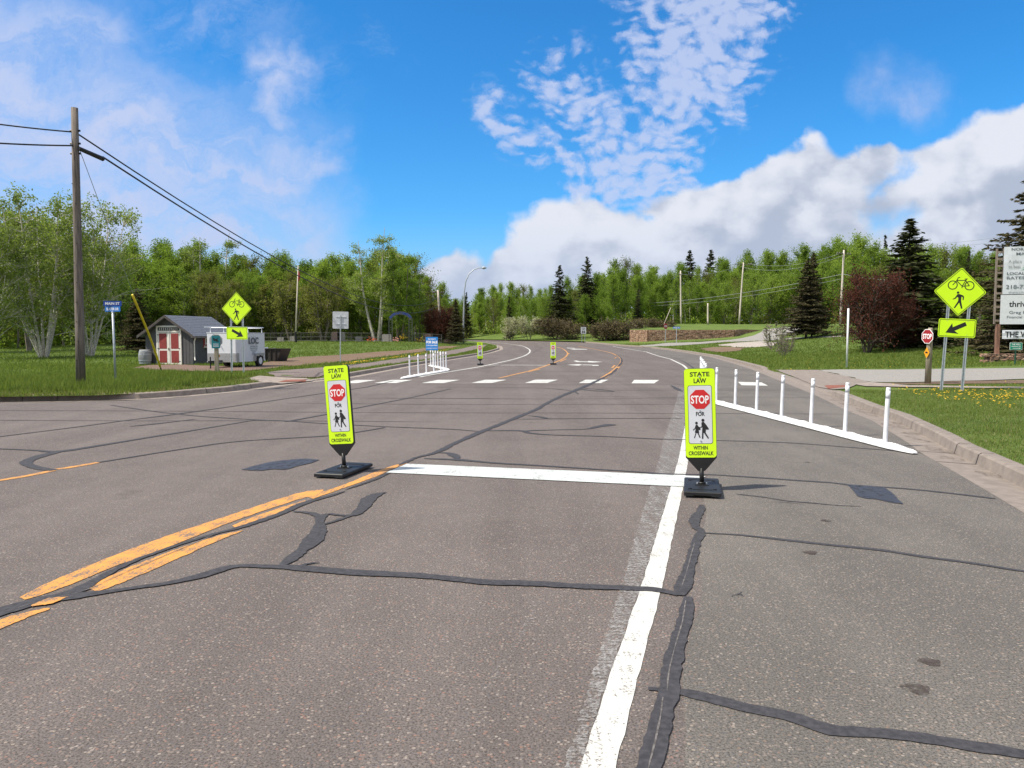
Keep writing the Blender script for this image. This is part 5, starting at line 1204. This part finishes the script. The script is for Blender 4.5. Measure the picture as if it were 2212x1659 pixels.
q = MB(); put_text(q, 'THE WELL', -.20, .20, tz - .12, tz - .045, -.0145, .02); q.box((-.06, -.0140, tz - .172), (.30, .001, .020)); q.box((.16, -.0140, tz - .172), (.09, .001, .020)); q.box((0, -.0140, tz - .255), (.30, .001, .018)); q.plate([(.15, tz - .285), (.21, tz - .255), (.15, tz - .225)], -.0145, -.0135); q.build('lettering', m_wtxt, pan)

# ------------------------------------------------------------------ vegetation
def quads_mesh(name, C, D, U, mat, parent=None, tri=False):
    """leaf faces: centres C, half-length vectors D, half-width vectors U"""
    n = len(C)
    if tri: V = np.stack([C - U, C + U, C + D * 2], 1); k = 3
    else: V = np.stack([C - D, C + U, C + D, C - U], 1); k = 4
    me = bpy.data.meshes.new(name); me.vertices.add(n * k); me.vertices.foreach_set('co', V.reshape(-1).astype(np.float32))
    me.loops.add(n * k); me.loops.foreach_set('vertex_index', np.arange(n * k, dtype=np.int32))
    me.polygons.add(n); me.polygons.foreach_set('loop_start', np.arange(0, n * k, k, dtype=np.int32)); me.polygons.foreach_set('loop_total', np.full(n, k, dtype=np.int32))
    me.update(calc_edges=True); me.validate()
    return link(name, me, mat, parent)
def rand_dirs(n):
    v = rng.normal(size=(n, 3)); return v / np.linalg.norm(v, axis=1)[:, None]
def leaf_arrays(C, size, flat_=0.0):
    n = len(C); D = rand_dirs(n); D[:, 2] *= (1 - flat_); U = np.cross(D, rand_dirs(n)); U /= np.linalg.norm(U, axis=1)[:, None] + 1e-9
    s = size * rng.uniform(.6, 1.3, n)[:, None]; return C, D * s * .62, U * s * .42

def build_tree(name, trunks, crown_fn, leafm, barkm, tw=8):
    """root with trunk and crown; trunks = list of (points, radii)"""
    root = bpy.data.objects.new(name, None); COL.objects.link(root)
    q = MB()
    for pts, rad in trunks: q.tube(pts, rad, 6)
    q.build('trunk', barkm, root, True)
    C, D, U = crown_fn; quads_mesh('crown', C, D, U, leafm, root)
    return root
def aspen(seed, Hh=10.0, width=1.7, nb=70, leaf=.125, start=.12, lpb=135, feather=.55):
    r = np.random.default_rng(seed); tr = []; cs = []
    bend = r.normal(0, .25, 2); tp = lambda f: np.array([bend[0] * f * f * 1.5 + .1 * math.sin(f * 5 + seed), bend[1] * f * f, Hh * .97 * f])
    tr.append(([tuple(tp(f)) for f in np.linspace(0, 1, 8)], list(np.linspace(.12, .015, 8))))
    for k in range(nb):
        f = start + (1 - start) * (k / nb) ** .9; az = r.uniform(0, 2 * math.pi); prof = math.sin(math.pi * min(1, (f - start * .6) / (1.08 - start * .6)) ** .75)
        L = width * (0.35 + .85 * prof) * r.uniform(.55, 1.2); el = R(r.uniform(25, 62)) if f < .75 else R(r.uniform(45, 80))
        d = np.array([math.cos(az) * math.cos(el), math.sin(az) * math.cos(el), math.sin(el)]); b = tp(f)
        pts = [b + d * L * s + np.array([0, 0, .18 * L * s * s]) for s in (0, .5, 1)]
        tr.append(([tuple(p) for p in pts], [.03, .018, .006]))
        n = int(lpb * (0.5 + prof)); s = r.uniform(.25, 1.08, n) ** .8; base = b + np.outer(s, d * L); base[:, 2] += .18 * L * s * s
        # leaves gather in small clumps
        nc = 7; cc = np.clip(r.normal(0, .30, (nc, 3)), -.5, .5) * L * feather; idx = r.integers(0, nc, n); cs.append(base + cc[idx] * s[:, None] + r.normal(0, .14, (n, 3)))
    top = tp(1.0); cs.append(top + np.clip(r.normal(0, 1, (90, 3)), -1.5, 1.3) * np.array([.16, .16, .5]) - np.array([0, 0, .15]))
    return tr, leaf_arrays(np.concatenate(cs), leaf)
def broad(seed, Hh=12, nst=5, spread=3.4, leaf=.16, n_leaf=9000, low=.25, bark_r=.16):
    r = np.random.default_rng(seed); tr = []; cs = []
    for s_ in range(nst):
        az = 2 * math.pi * s_ / nst + r.uniform(-.4, .4); sp = spread * r.uniform(.25, .75); top = np.array([math.cos(az) * sp, math.sin(az) * sp, Hh * r.uniform(.82, 1.0)])
        b0 = np.array([math.cos(az) * .25, math.sin(az) * .25, 0]); path = [b0 + (top - b0) * f + np.array([math.sin(f * 6 + s_) * .15, math.cos(f * 5 + s_) * .15, 0]) * f + np.array([math.cos(az), math.sin(az), 0]) * .25 * math.sin(f * math.pi) for f in np.linspace(0, 1, 9)]
        tr.append(([tuple(p) for p in path], list(np.linspace(bark_r * r.uniform(.7, 1), .02, 9))))
        for k in range(26):
            f = low + (1 - low) * r.uniform(0, 1) ** .8; b = path[min(8, int(f * 8))]; a2 = az + r.normal(0, 1.1); el = R(r.uniform(10, 60)); L = spread * .62 * (1.15 - f * .6) * r.uniform(.5, 1.1)
            d = np.array([math.cos(a2) * math.cos(el), math.sin(a2) * math.cos(el), math.sin(el)]); e = b + d * L
            tr.append(([tuple(b), tuple(b + d * L * .5 + np.array([0, 0, .1])), tuple(e)], [.045, .025, .008]))
            for j in range(3):
                d2 = d + r.normal(0, .55, 3); e2 = b + d * L * r.uniform(.4, .9); e3 = e2 + d2 * L * .42; tr.append(([tuple(e2), tuple(e3)], [.018, .005]))
                n = int(n_leaf / (nst * 26 * 3)); t_ = r.uniform(.1, 1.1, n)[:, None]; cl = np.clip(r.normal(0, .26, (4, 3)), -.45, .45) * max(.6, L * .5); cs.append(e2 + (e3 - e2) * t_ + cl[r.integers(0, 4, n)] + r.normal(0, .16, (n, 3)))
    return tr, leaf_arrays(np.concatenate(cs), leaf)
def spruce(seed, Hh=12.0, rad=2.6, tiers=44, low=.06, dens=1.0, leaf=.30, gap=0.0):
    r = np.random.default_rng(seed); tr = [([(0, 0, Hh * f) for f in (0, .5, 1)], [.16, .09, .01])]; C = []; D = []; U = []
    for k in range(tiers):
        f = low + (1 - low) * k / tiers; Rr = rad * (1 - f) ** .82 * r.uniform(.82, 1.12) + .06; nb = 9 if f < .7 else 6
        for b in range(nb):
            if r.uniform() < gap: continue
            az = r.uniform(0, 2 * math.pi); L = Rr * r.uniform(.7, 1.15); dr = -.20 - .20 * (1 - f) if f < .8 else .25; z0 = Hh * f + r.uniform(-.22, .22)
            dirv = np.array([math.cos(az), math.sin(az), 0]); n = max(6, int(19 * L * dens)); s = r.uniform(.12, 1.0, n)
            tip = .30 * L * s ** 2.2; base = dirv * (s * L)[:, None]; base[:, 2] = z0 + dr * s * L + tip * .8
            side = np.array([-math.sin(az), math.cos(az), 0]); sg = r.choice([-1, 1], n); wv = (1 - s * .6) * .34 * L
            off = side * (sg * wv * r.uniform(0, 1, n))[:, None]; c = base + off; c[:, 2] -= np.abs(r.normal(0, .07, n))
            dd_ = dirv * .55 + side * (sg * .8)[:, None] + np.array([0, 0, -.25]); dd_ = dd_ / np.linalg.norm(dd_, axis=1)[:, None] + r.normal(0, .22, (n, 3))
            C.append(c); D.append(dd_ * leaf * .62); uu = np.cross(dd_, r.normal(0, 1, (n, 3)) + np.array([0, 0, 1.2])); uu /= np.linalg.norm(uu, axis=1)[:, None] + 1e-9; U.append(uu * leaf * .24)
            tr.append(([(0, 0, z0), tuple(dirv * L * .9 + np.array([0, 0, z0 + dr * L * .9 + .2 * L]))], [.03 if f < .6 else .015, .006]))
    return tr, (np.concatenate(C), np.concatenate(D), np.concatenate(U))
PROTO = {}
def proto(key, fn, leafm, barkm, Hh):
    tr, cr = fn; q = MB()
    for pts, rad in tr: q.tube(pts, rad, 5, False)
    me_t = bpy.data.meshes.new('trunk'); me_t.from_pydata(q.v, [], q.f); me_t.update(); me_t.materials.append(barkm)
    o = quads_mesh('crown', *cr, leafm); me_c = o.data; bpy.data.objects.remove(o); PROTO[key] = (me_t, me_c, Hh)
proto('aspen1', aspen(1), m_aspen, m_bark, 10); proto('aspen2', aspen(2, width=2.1, nb=70), m_aspen, m_bark, 10)
proto('aspen3', aspen(3, width=1.4, nb=54, start=.28, lpb=70), m_aspen, m_bark_w, 10); proto('aspen4', aspen(4, width=2.3, nb=74, start=.08), m_aspen, m_bark, 10)
proto('olive', broad(5, 9, 4, 2.9, .17, 6500, .15), m_olive, m_bark, 9); proto('olive2', aspen(9, width=2.4, nb=60, start=.15, lpb=60), m_olive, m_bark, 10)
proto('bushy', aspen(6, Hh=7, width=2.6, nb=80, start=.02, lpb=85), m_aspen, m_bark, 7)
proto('birch', broad(11, 14, 8, 5.6, .16, 20000, .16, .15), m_birch, m_bark_w, 14); proto('birch2', broad(12, 14, 7, 5.4, .16, 17000, .16, .14), m_birch, m_bark_w, 14)
proto('tall', broad(13, 15, 3, 3.0, .13, 11000, .28, .17), m_birch, m_bark_w, 15); proto('tall2', broad(18, 15, 3, 2.8, .135, 15000, .16, .17), m_aspen, m_bark, 15)
proto('spruce1', spruce(21), m_spruce, m_bark_d, 12); proto('spruce2', spruce(22, rad=2.8, tiers=40, gap=.1), m_spruce, m_bark_d, 12)
proto('spruce3', spruce(23, rad=3.3, tiers=42, low=.10), m_spruce2, m_bark_d, 12); proto('spruce4', spruce(24, rad=1.9, tiers=30, low=.02), m_spruce, m_bark_d, 12)
proto('spruce_big', spruce(25, Hh=17, rad=5.0, tiers=36, gap=.18, leaf=.34, dens=1.3), m_spruce2, m_bark_d, 17)
proto('plum', broad(31, 5.2, 8, 4.6, .12, 19000, .12, .09), m_plum, m_bark_d, 5.2)
proto('bloom', broad(32, 4.5, 4, 2.6, .16, 3200, .2, .06), m_bloom, m_bark, 4.5)
proto('brush', broad(33, 3.0, 6, 2.2, .14, 2600, .05, .04), m_twig, m_bark_d, 3)
proto('sapling', broad(34, 3.0, 5, 1.6, .11, 700, .1, .025), m_birch, m_bark, 3)
proto('tallthin', aspen(41, width=1.6, nb=56, start=.30, lpb=60), m_aspen, m_bark_w, 10)
def tree(key, name, label, cat, u, y, vtop=None, height=None, group=None, wide=1.0, x=None, sink=.05):
    me_t, me_c, H0 = PROTO[key]; X = (u - CX) / F * y if x is None else x; Z = h(X, y) - sink
    if vtop is not None: height = A(u, vtop, y).z - Z
    s = height / H0
    r_ = thing(name, label, cat, (X, y, Z), random.uniform(0, 6.28), group); sw = s * wide; r_.scale = (sw, sw, s)
    for nm, me in (('trunk', me_t), ('crown', me_c)):
        o = bpy.data.objects.new(nm, me); COL.objects.link(o); o.parent = r_
    return r_
SKY_U = [-60, 0, 120, 230, 262, 275, 300, 330, 360, 400, 440, 480, 520, 560, 600, 650, 700, 740, 770, 810, 850, 890, 915, 940, 970, 1000, 1040, 1080, 1120, 1160, 1185, 1220, 1250, 1300, 1340, 1380, 1410, 1440, 1480, 1520, 1560, 1600, 1650, 1700, 1750, 1800, 1860, 1900, 1950, 2010, 2050, 2085, 2130, 2212, 2350]
SKY_V = [500, 500, 500, 540, 555, 545, 525, 530, 525, 540, 545, 550, 560, 565, 560, 565, 552, 556, 560, 556, 555, 565, 590, 612, 640, 645, 625, 615, 626, 618, 618, 612, 608, 578, 566, 574, 578, 578, 582, 580, 566, 556, 548, 536, 546, 534, 520, 532, 530, 545, 548, 545, 550, 560, 560]
def sky(u): return float(np.interp(u, SKY_U, SKY_V))
def wdist(u):                                                     # distance of the edge of the woods at a bearing
    return float(np.interp(u, [-100, 0, 260, 300, 900, 960, 1010, 1100, 1250, 1330, 1400, 1700, 2050, 2250], [74, 76, 88, 104, 104, 124, 148, 140, 130, 124, 140, 146, 128, 118]))
kinds = ['aspen1', 'aspen2', 'aspen3', 'aspen4', 'aspen2', 'aspen4', 'olive2', 'tallthin']
regions = [(-60, 270, 'leafy tree in the shaded woods behind the birch clump', 'woods behind the left birches'), (270, 620, 'leafy spring green tree in the woods behind the shed', 'woods behind the shed'),
           (620, 985, 'leafy spring green tree in the woods behind the cemetery fence', 'woods behind the cemetery'), (985, 1335, 'leafy spring green tree in the woods beyond the road bend', 'woods beyond the road bend'),
           (1335, 1720, 'leafy spring green tree in the woods above the stone wall', 'woods above the stone wall'), (1720, 2520, 'leafy spring green tree on the hillside right of the road', 'woods on the right hillside')]
rs = random.Random(3)
for (u0, u1, lab, grp) in regions:
    for row in range(4):
        u = u0 + rs.uniform(0, 20)
        while u < u1:
            y = wdist(u) + row * 7 + rs.uniform(-2, 3); target = sky(u); hz_ = 727.0
            frac = (0.74, .86, 1.0, 1.0)[row] + rs.uniform(-.10, .05)
            if row == 3: frac = rs.choice([.9, 1.0, 1.03])
            vt = hz_ - (hz_ - target) * frac + rs.uniform(-4, 8)
            key = rs.choice(kinds if row < 3 else ['aspen1', 'aspen3', 'tallthin', 'aspen3'])
            if row == 0 and rs.random() < .35: key = rs.choice(['bushy', 'olive', 'bushy'])
            if u0 < 0 and rs.random() < .45: key = 'olive2'
            tree(key, 'broadleaf_tree', lab, 'tree', u, y, vtop=vt, group=grp, wide=rs.uniform(.95, 1.35))
            u += rs.uniform(24, 40) * (1.0 if row < 3 else 1.2)
# single trees one can point at
tree('birch', 'birch_tree', 'large many stemmed birch clump left of the dark pole', 'birch tree', 95, 54, vtop=420, wide=1.02)
tree('birch2', 'birch_tree', 'wide birch with pale limbs just right of the dark pole', 'birch tree', 195, 57, vtop=432, wide=.92)
tree('birch2', 'birch_tree', 'birch at the left picture edge with bent grey limbs', 'birch tree', -30, 50, vtop=430, wide=.8)
for k_, (x_, y_) in enumerate(((-52, 50), (-60, 58), (-50, 64), (-66, 48), (-44, 70))): tree('olive2', 'broadleaf_tree', 'leafy tree shading the lawn beyond the left picture edge', 'tree', 0, y_, height=12, x=x_, wide=1.7, group='trees beyond the left edge')
tree('tall', 'tall_tree', 'sparse crowned tree standing above the woods behind the shed', 'tree', 455, 110, vtop=490, wide=1.45)
tree('tall', 'tall_tree', 'tallest sparse tree above the woods left of the arch poles', 'tree', 815, 100, vtop=488, wide=1.35)
tree('tall2', 'tall_tree', 'tall leafy tree right of the tallest sparse tree', 'tree', 862, 99, vtop=514, wide=1.0)
tree('tall2', 'tall_tree', 'leaning leafy tree near the for sale board', 'tree', 905, 101, vtop=560, wide=.9)
tree('olive', 'olive_tree', 'olive green broad tree behind the left warning sign', 'tree', 470, 100, vtop=600, wide=1.0)
tree('olive', 'olive_tree', 'olive tinted tree behind the square sign', 'tree', 700, 99, vtop=600, wide=1.0)
for u, y, vt, k, w, lab in ((300, 66, 622, 'spruce3', 1.35, 'low dark spruce behind the yellow guy guard'), (343, 118, 535, 'spruce1', .5, 'dark spruce tip showing above the woods behind the shed'), (675, 122, 560, 'spruce1', .5, 'dark spruce tip above the woods behind the flagpole'), (985, 98, 645, 'spruce3', 1.0, 'dark spruce at the foot of the street lamp'), (1008, 142, 630, 'spruce4', 1.0, 'narrow dark spruce right of the street lamp'),
                       (1208, 133, 573, 'spruce2', 1.2, 'tall dark spruce left of the pair beyond the bend'), (1267, 131, 555, 'spruce2', 1.2, 'tall dark spruce right of the pair beyond the bend'), (1377, 126, 622, 'spruce4', 1.1, 'narrow brown spruce in the woods left of the pale pole'),
                       (1487, 165, 540, 'spruce1', 1.25, 'dark spruce top left of the leaning pole'), (1532, 170, 539, 'spruce1', 1.25, 'dark spruce top just left of the leaning pole'), (1740, 84, 560, 'spruce3', 1.3, 'brownish spruce beside the far gravel drive'),
                       (1752, 86, 545, 'spruce3', .9, 'thin spruce leader behind the brownish spruce'), (1957, 59, 472, 'spruce1', 2.1, 'tall dark spruce behind the maroon trees'), (1905, 150, 505, 'spruce4', .7, 'dark spruce tip left of the tall spruce'), (2085, 110, 540, 'spruce4', .9, 'small dark spruce on the ridge above the warning sign'),
                       (2222, 45, 366, 'spruce_big', 1.45, 'big ragged spruce behind the signboard'), (2168, 52, 500, 'spruce_big', 1.0, 'brownish spruce limbs left of the signboard'), (1100, 134, 640, 'spruce4', 1.0, 'dim dark spruce among the aspens beyond the bend')):
    tree(k, 'spruce_tree', lab, 'spruce tree', u, y, vtop=vt, wide=w)
tree('plum', 'plum_tree', 'wide maroon leaved tree behind the white marker post', 'maroon tree', 1872, 55, vtop=606, wide=.66)
tree('plum', 'plum_tree', 'smaller maroon tree in front of the tall dark spruce', 'maroon tree', 1950, 57, vtop=655, wide=.55)
tree('plum', 'plum_tree', 'dark reddish tree left of the street lamp', 'maroon tree', 958, 100, vtop=672, wide=.8)
tree('plum', 'plum_tree', 'low reddish bush beneath the far spruce at the bend', 'bush', 945, 101, vtop=690, wide=.8)
tree('bloom', 'flowering_shrub', 'pale blossoming shrub left of the dark pair of spruces', 'shrub', 1105, 127, vtop=684, wide=1.0)
tree('bloom', 'flowering_shrub', 'pale blossoming shrub right of its twin beyond the bend', 'shrub', 1142, 126, vtop=682, wide=1.0)
tree('bloom', 'flowering_shrub', 'pale blossoming shrub behind the arch opening', 'shrub', 878, 101, vtop=712, wide=1.1)
for u, y, vt, lab in ((1200, 124, 690, 'brown twiggy bush under the dark spruce beyond the bend'), (1232, 122, 700, 'brown twiggy bush left of the speed limit sign'), (1345, 114, 693, 'brown twiggy bush left of the stone wall'), (1395, 118, 690, 'brown twiggy bush above the left end of the stone wall'), (1430, 118, 694, 'brown twiggy bush behind the leaning stake'),
                      (1300, 115, 705, 'low brown bush right of the speed limit sign'), (1320, 116, 698, 'brown bush on the bank above the road curve')):
    tree('brush', 'twiggy_bush', lab, 'bush', u, y, vtop=vt, wide=1.5)
for u, v, hgt, lab in ((1672, 760, 2.6, 'thin leafy sapling on the lawn beside the rubble patch'), (1700, 763, 1.7, 'small sapling right of the thin leafy sapling'), (1690, 770, 1.4, 'low sprig on the lawn in front of the saplings'), (1905, 748, 1.2, 'grey twiggy sprig below the maroon tree')):
    b_ = P(u, v); tree('sapling', 'sapling', lab, 'sapling', u, b_.y, height=hgt, wide=.75)
tree('brush', 'twiggy_bush', 'brown brush heap right of the warning sign posts', 'bush', 2125, 52, height=1.5, wide=1.6)
# undergrowth closing the foot of the woods: one mass
def mass(name, spots, mat, label, size=.32):
    C = []
    for (x, y, r_, hh, n) in spots:
        c = rng.normal(0, 1, (n, 3)) * np.array([r_, r_ * .6, hh * .38]); c[:, 2] = np.minimum(np.abs(c[:, 2]), hh * .55) * rng.uniform(.6, 1, n); C.append(c + np.array([x, y, h(x, y)]))
    C = np.concatenate(C); o = quads_mesh(name, *leaf_arrays(C, size), mat); o['kind'] = 'stuff'; o['label'] = label; o['category'] = 'undergrowth'; return o
sp_ = []; sp2 = []
for u in np.arange(-80, 2520, 9):
    for dy in (1.5, 9, 18):
        y = wdist(u) + dy + rng.uniform(-1, 2)
        (sp_ if rng.uniform() < .6 else sp2).append(((u - CX) / F * y, y, 1.3, rng.uniform(2.0, 4.2) * (1 + dy * .08), 80))
mass('undergrowth', sp_, m_aspen, 'green leafy undergrowth along the foot of the woods'); mass('undergrowth', sp2, m_olive, 'olive brown undergrowth along the foot of the woods')
bk = []
for u in np.arange(-100, 2520, 10):
    y = wdist(u) + 32; top = A(u, sky(u) + 26, y).z; x = (u - CX) / F * y; z0 = h(x, y)
    for k in range(7): bk.append((x + rng.uniform(-1, 1), y + rng.uniform(-2, 2), z0 + (top - z0) * (k + .3) / 7))
bk = np.array(bk); C = np.repeat(bk, 80, 0) + np.clip(rng.normal(0, 1, (len(bk) * 80, 3)), -1.8, 1.5) * np.array([1.0, 1.5, .95])
o = quads_mesh('distant_woods', *leaf_arrays(C, .40), m_aspen); tag(o, 'deep green mass of trees filling the back of the woods', 'woods', None, 'stuff')

# grass blades and dandelions near the camera
def in_lawn(side, n, y0, y1, smax, power=1.6):
    y = y0 + (y1 - y0) * rng.uniform(0, 1, n) ** power; s = rng.uniform(0.02, smax, n)
    x = xa(y) + .66 + s if side > 0 else xl(y) - .66 - s
    return x, y
def clear(x, y):
    ok = np.ones(len(x), bool)
    for pg in PATCH:
        ins = np.zeros(len(x), bool); n = len(pg)
        for i in range(n):
            (x1, y1), (x2, y2) = pg[i], pg[(i + 1) % n]
            c = ((y1 > y) != (y2 > y)) & (x < (x2 - x1) * (y - y1) / (y2 - y1 + 1e-9) + x1); ins ^= c
        ok &= ~ins
    return ok
def blades(name, x, y, hh, w, label, mat=m_blade):
    k_ = clear(x, y); x, y = x[k_], y[k_]
    n = len(x); z = H(x, y); C = np.stack([x, y, z - .005], 1); D = rng.normal(0, .35, (n, 3)); D[:, 2] = 1; D /= np.linalg.norm(D, axis=1)[:, None]
    cl_ = .55 + .9 * np.clip(np.sin(x * 2.1 + np.sin(y * 1.7) * 2) * np.sin(y * 2.6 + np.sin(x * 1.3) * 2) * .5 + .5, 0, 1)
    D *= (hh * cl_ * rng.uniform(.5, 1.3, n))[:, None] * .5; a = rng.uniform(0, 6.28, n); U = np.stack([np.cos(a), np.sin(a), np.zeros(n)], 1) * w
    o = quads_mesh(name, C, D, U, mat, None, True); tag(o, label, 'grass', None, 'stuff'); return o
x, y = in_lawn(1, 230000, 3.0, 23.5, 11.0, 1.15); k = (x / y < 1.6) & (np.abs(x / y) > .3); x, y = x[k], y[k]
keep = ~((y > 21.0) & (x < xa(y) + 3.4))
blades('lawn_grass', x[keep], y[keep], .055, .005, 'short bright lawn grass beside the near right kerb')
x, y = in_lawn(1, 36000, 3.0, 23.5, 11.0, 1.15); k = (x / y < 1.6) & (np.abs(x / y) > .3) & ~((y > 21.0) & (x < xa(y) + 3.4)); blades('dry_grass', x[k], y[k], .05, .005, 'dry straw mixed through the near right lawn', m_straw)
x, y = in_lawn(-1, 16000, 18.6, 30, 10, 1.4); k = (x / y > -.70); blades('dry_grass', x[k], y[k], .09, .012, 'dry straw along the left kerb', m_straw)
x = rng.uniform(-45, -9, 60000); y = rng.uniform(20, 40, 60000); k = (x / y > -.72) & (x < xl(y) - 8); blades('lawn_grass', x[k], y[k], .12, .02, 'rough grass between the left pole and the birches')
x, y = in_lawn(1, 90000, 36, 100, 34, 1.3); blades('lawn_grass', x, y, .12, .035, 'mown grass on the right hillside')
x, y = in_lawn(-1, 90000, 34, 100, 60, 1.3); k = (x / y > -.72); blades('lawn_grass', x[k], y[k], .13, .035, 'mown grass of the left lawn before the woods')
x, y = in_lawn(1, 70000, 34, 60, 22, 1.2); blades('lawn_grass', x, y, .09, .016, 'mown grass of the right lawn beyond the gravel drive')
x, y = in_lawn(-1, 60000, 18.6, 44, 12, 1.5); k = (x / y > -.70) & ~((y > 25.4) & (x > xl(y) - 2.2) & (y < 31)); blades('tall_grass', x[k], y[k], .11, .012, 'rough grass around the left pole and street sign')
x = rng.uniform(-16, -9.5, 30000); y = 19.8 + rng.uniform(0, 9, 30000) ** 1; k = (x / y > -.70) & (x < xl(y) - 1.2); blades('tall_grass', x[k], y[k], .22, .014, 'deep green clover and weeds under the dark pole', m_blade)
x, y = in_lawn(-1, 26000, 30, 84, 1.5, 1.2); blades('verge_grass', x, y, .10, .016, 'grass verge between the path and the left kerb')
def dandelions(x, y, r_, label):
    z = H(x, y) + .055; n = len(x); C = []; D = []; U = []
    c0 = np.stack([x, y, z], 1)
    for a in (0, .8, 1.6, 2.4):
        C.append(c0); D.append(np.tile(np.array([math.cos(a), math.sin(a), .25]) * r_, (n, 1))); U.append(np.tile(np.array([-math.sin(a), math.cos(a), .0]) * r_, (n, 1)) + rng.normal(0, r_ * .3, (n, 3)))
    o = quads_mesh('dandelions', np.concatenate(C), np.concatenate(D), np.concatenate(U), m_dand); tag(o, label, 'flowers', None, 'stuff')
cx_, cy_ = P(2110, 870).x, P(2110, 870).y
x = rng.normal(11.6, 1.7, 420); y = rng.normal(18.6, 1.7, 420); k = (x > xa(y) + 2.2) & (y < 23.5) & (y > 12); dandelions(x[k], y[k], .016, 'yellow dandelions in the grass around the right warning sign')
x, y = in_lawn(1, 260, 34, 50, 18, 1); dandelions(x, y, .018, 'yellow dandelions dotted over the right lawn')
uu = rng.uniform(730, 985, 330); vv = np.interp(uu, [731, 800, 875, 955, 1016], [792, 784, 773, 761, 749]) - rng.uniform(1.2, 5.5, 330); pp = np.array([tuple(P(a, b)) for a, b in zip(uu, vv)]); x, y = pp[:, 0], pp[:, 1]; dandelions(x, y, .03, 'band of yellow dandelions beside the left path')
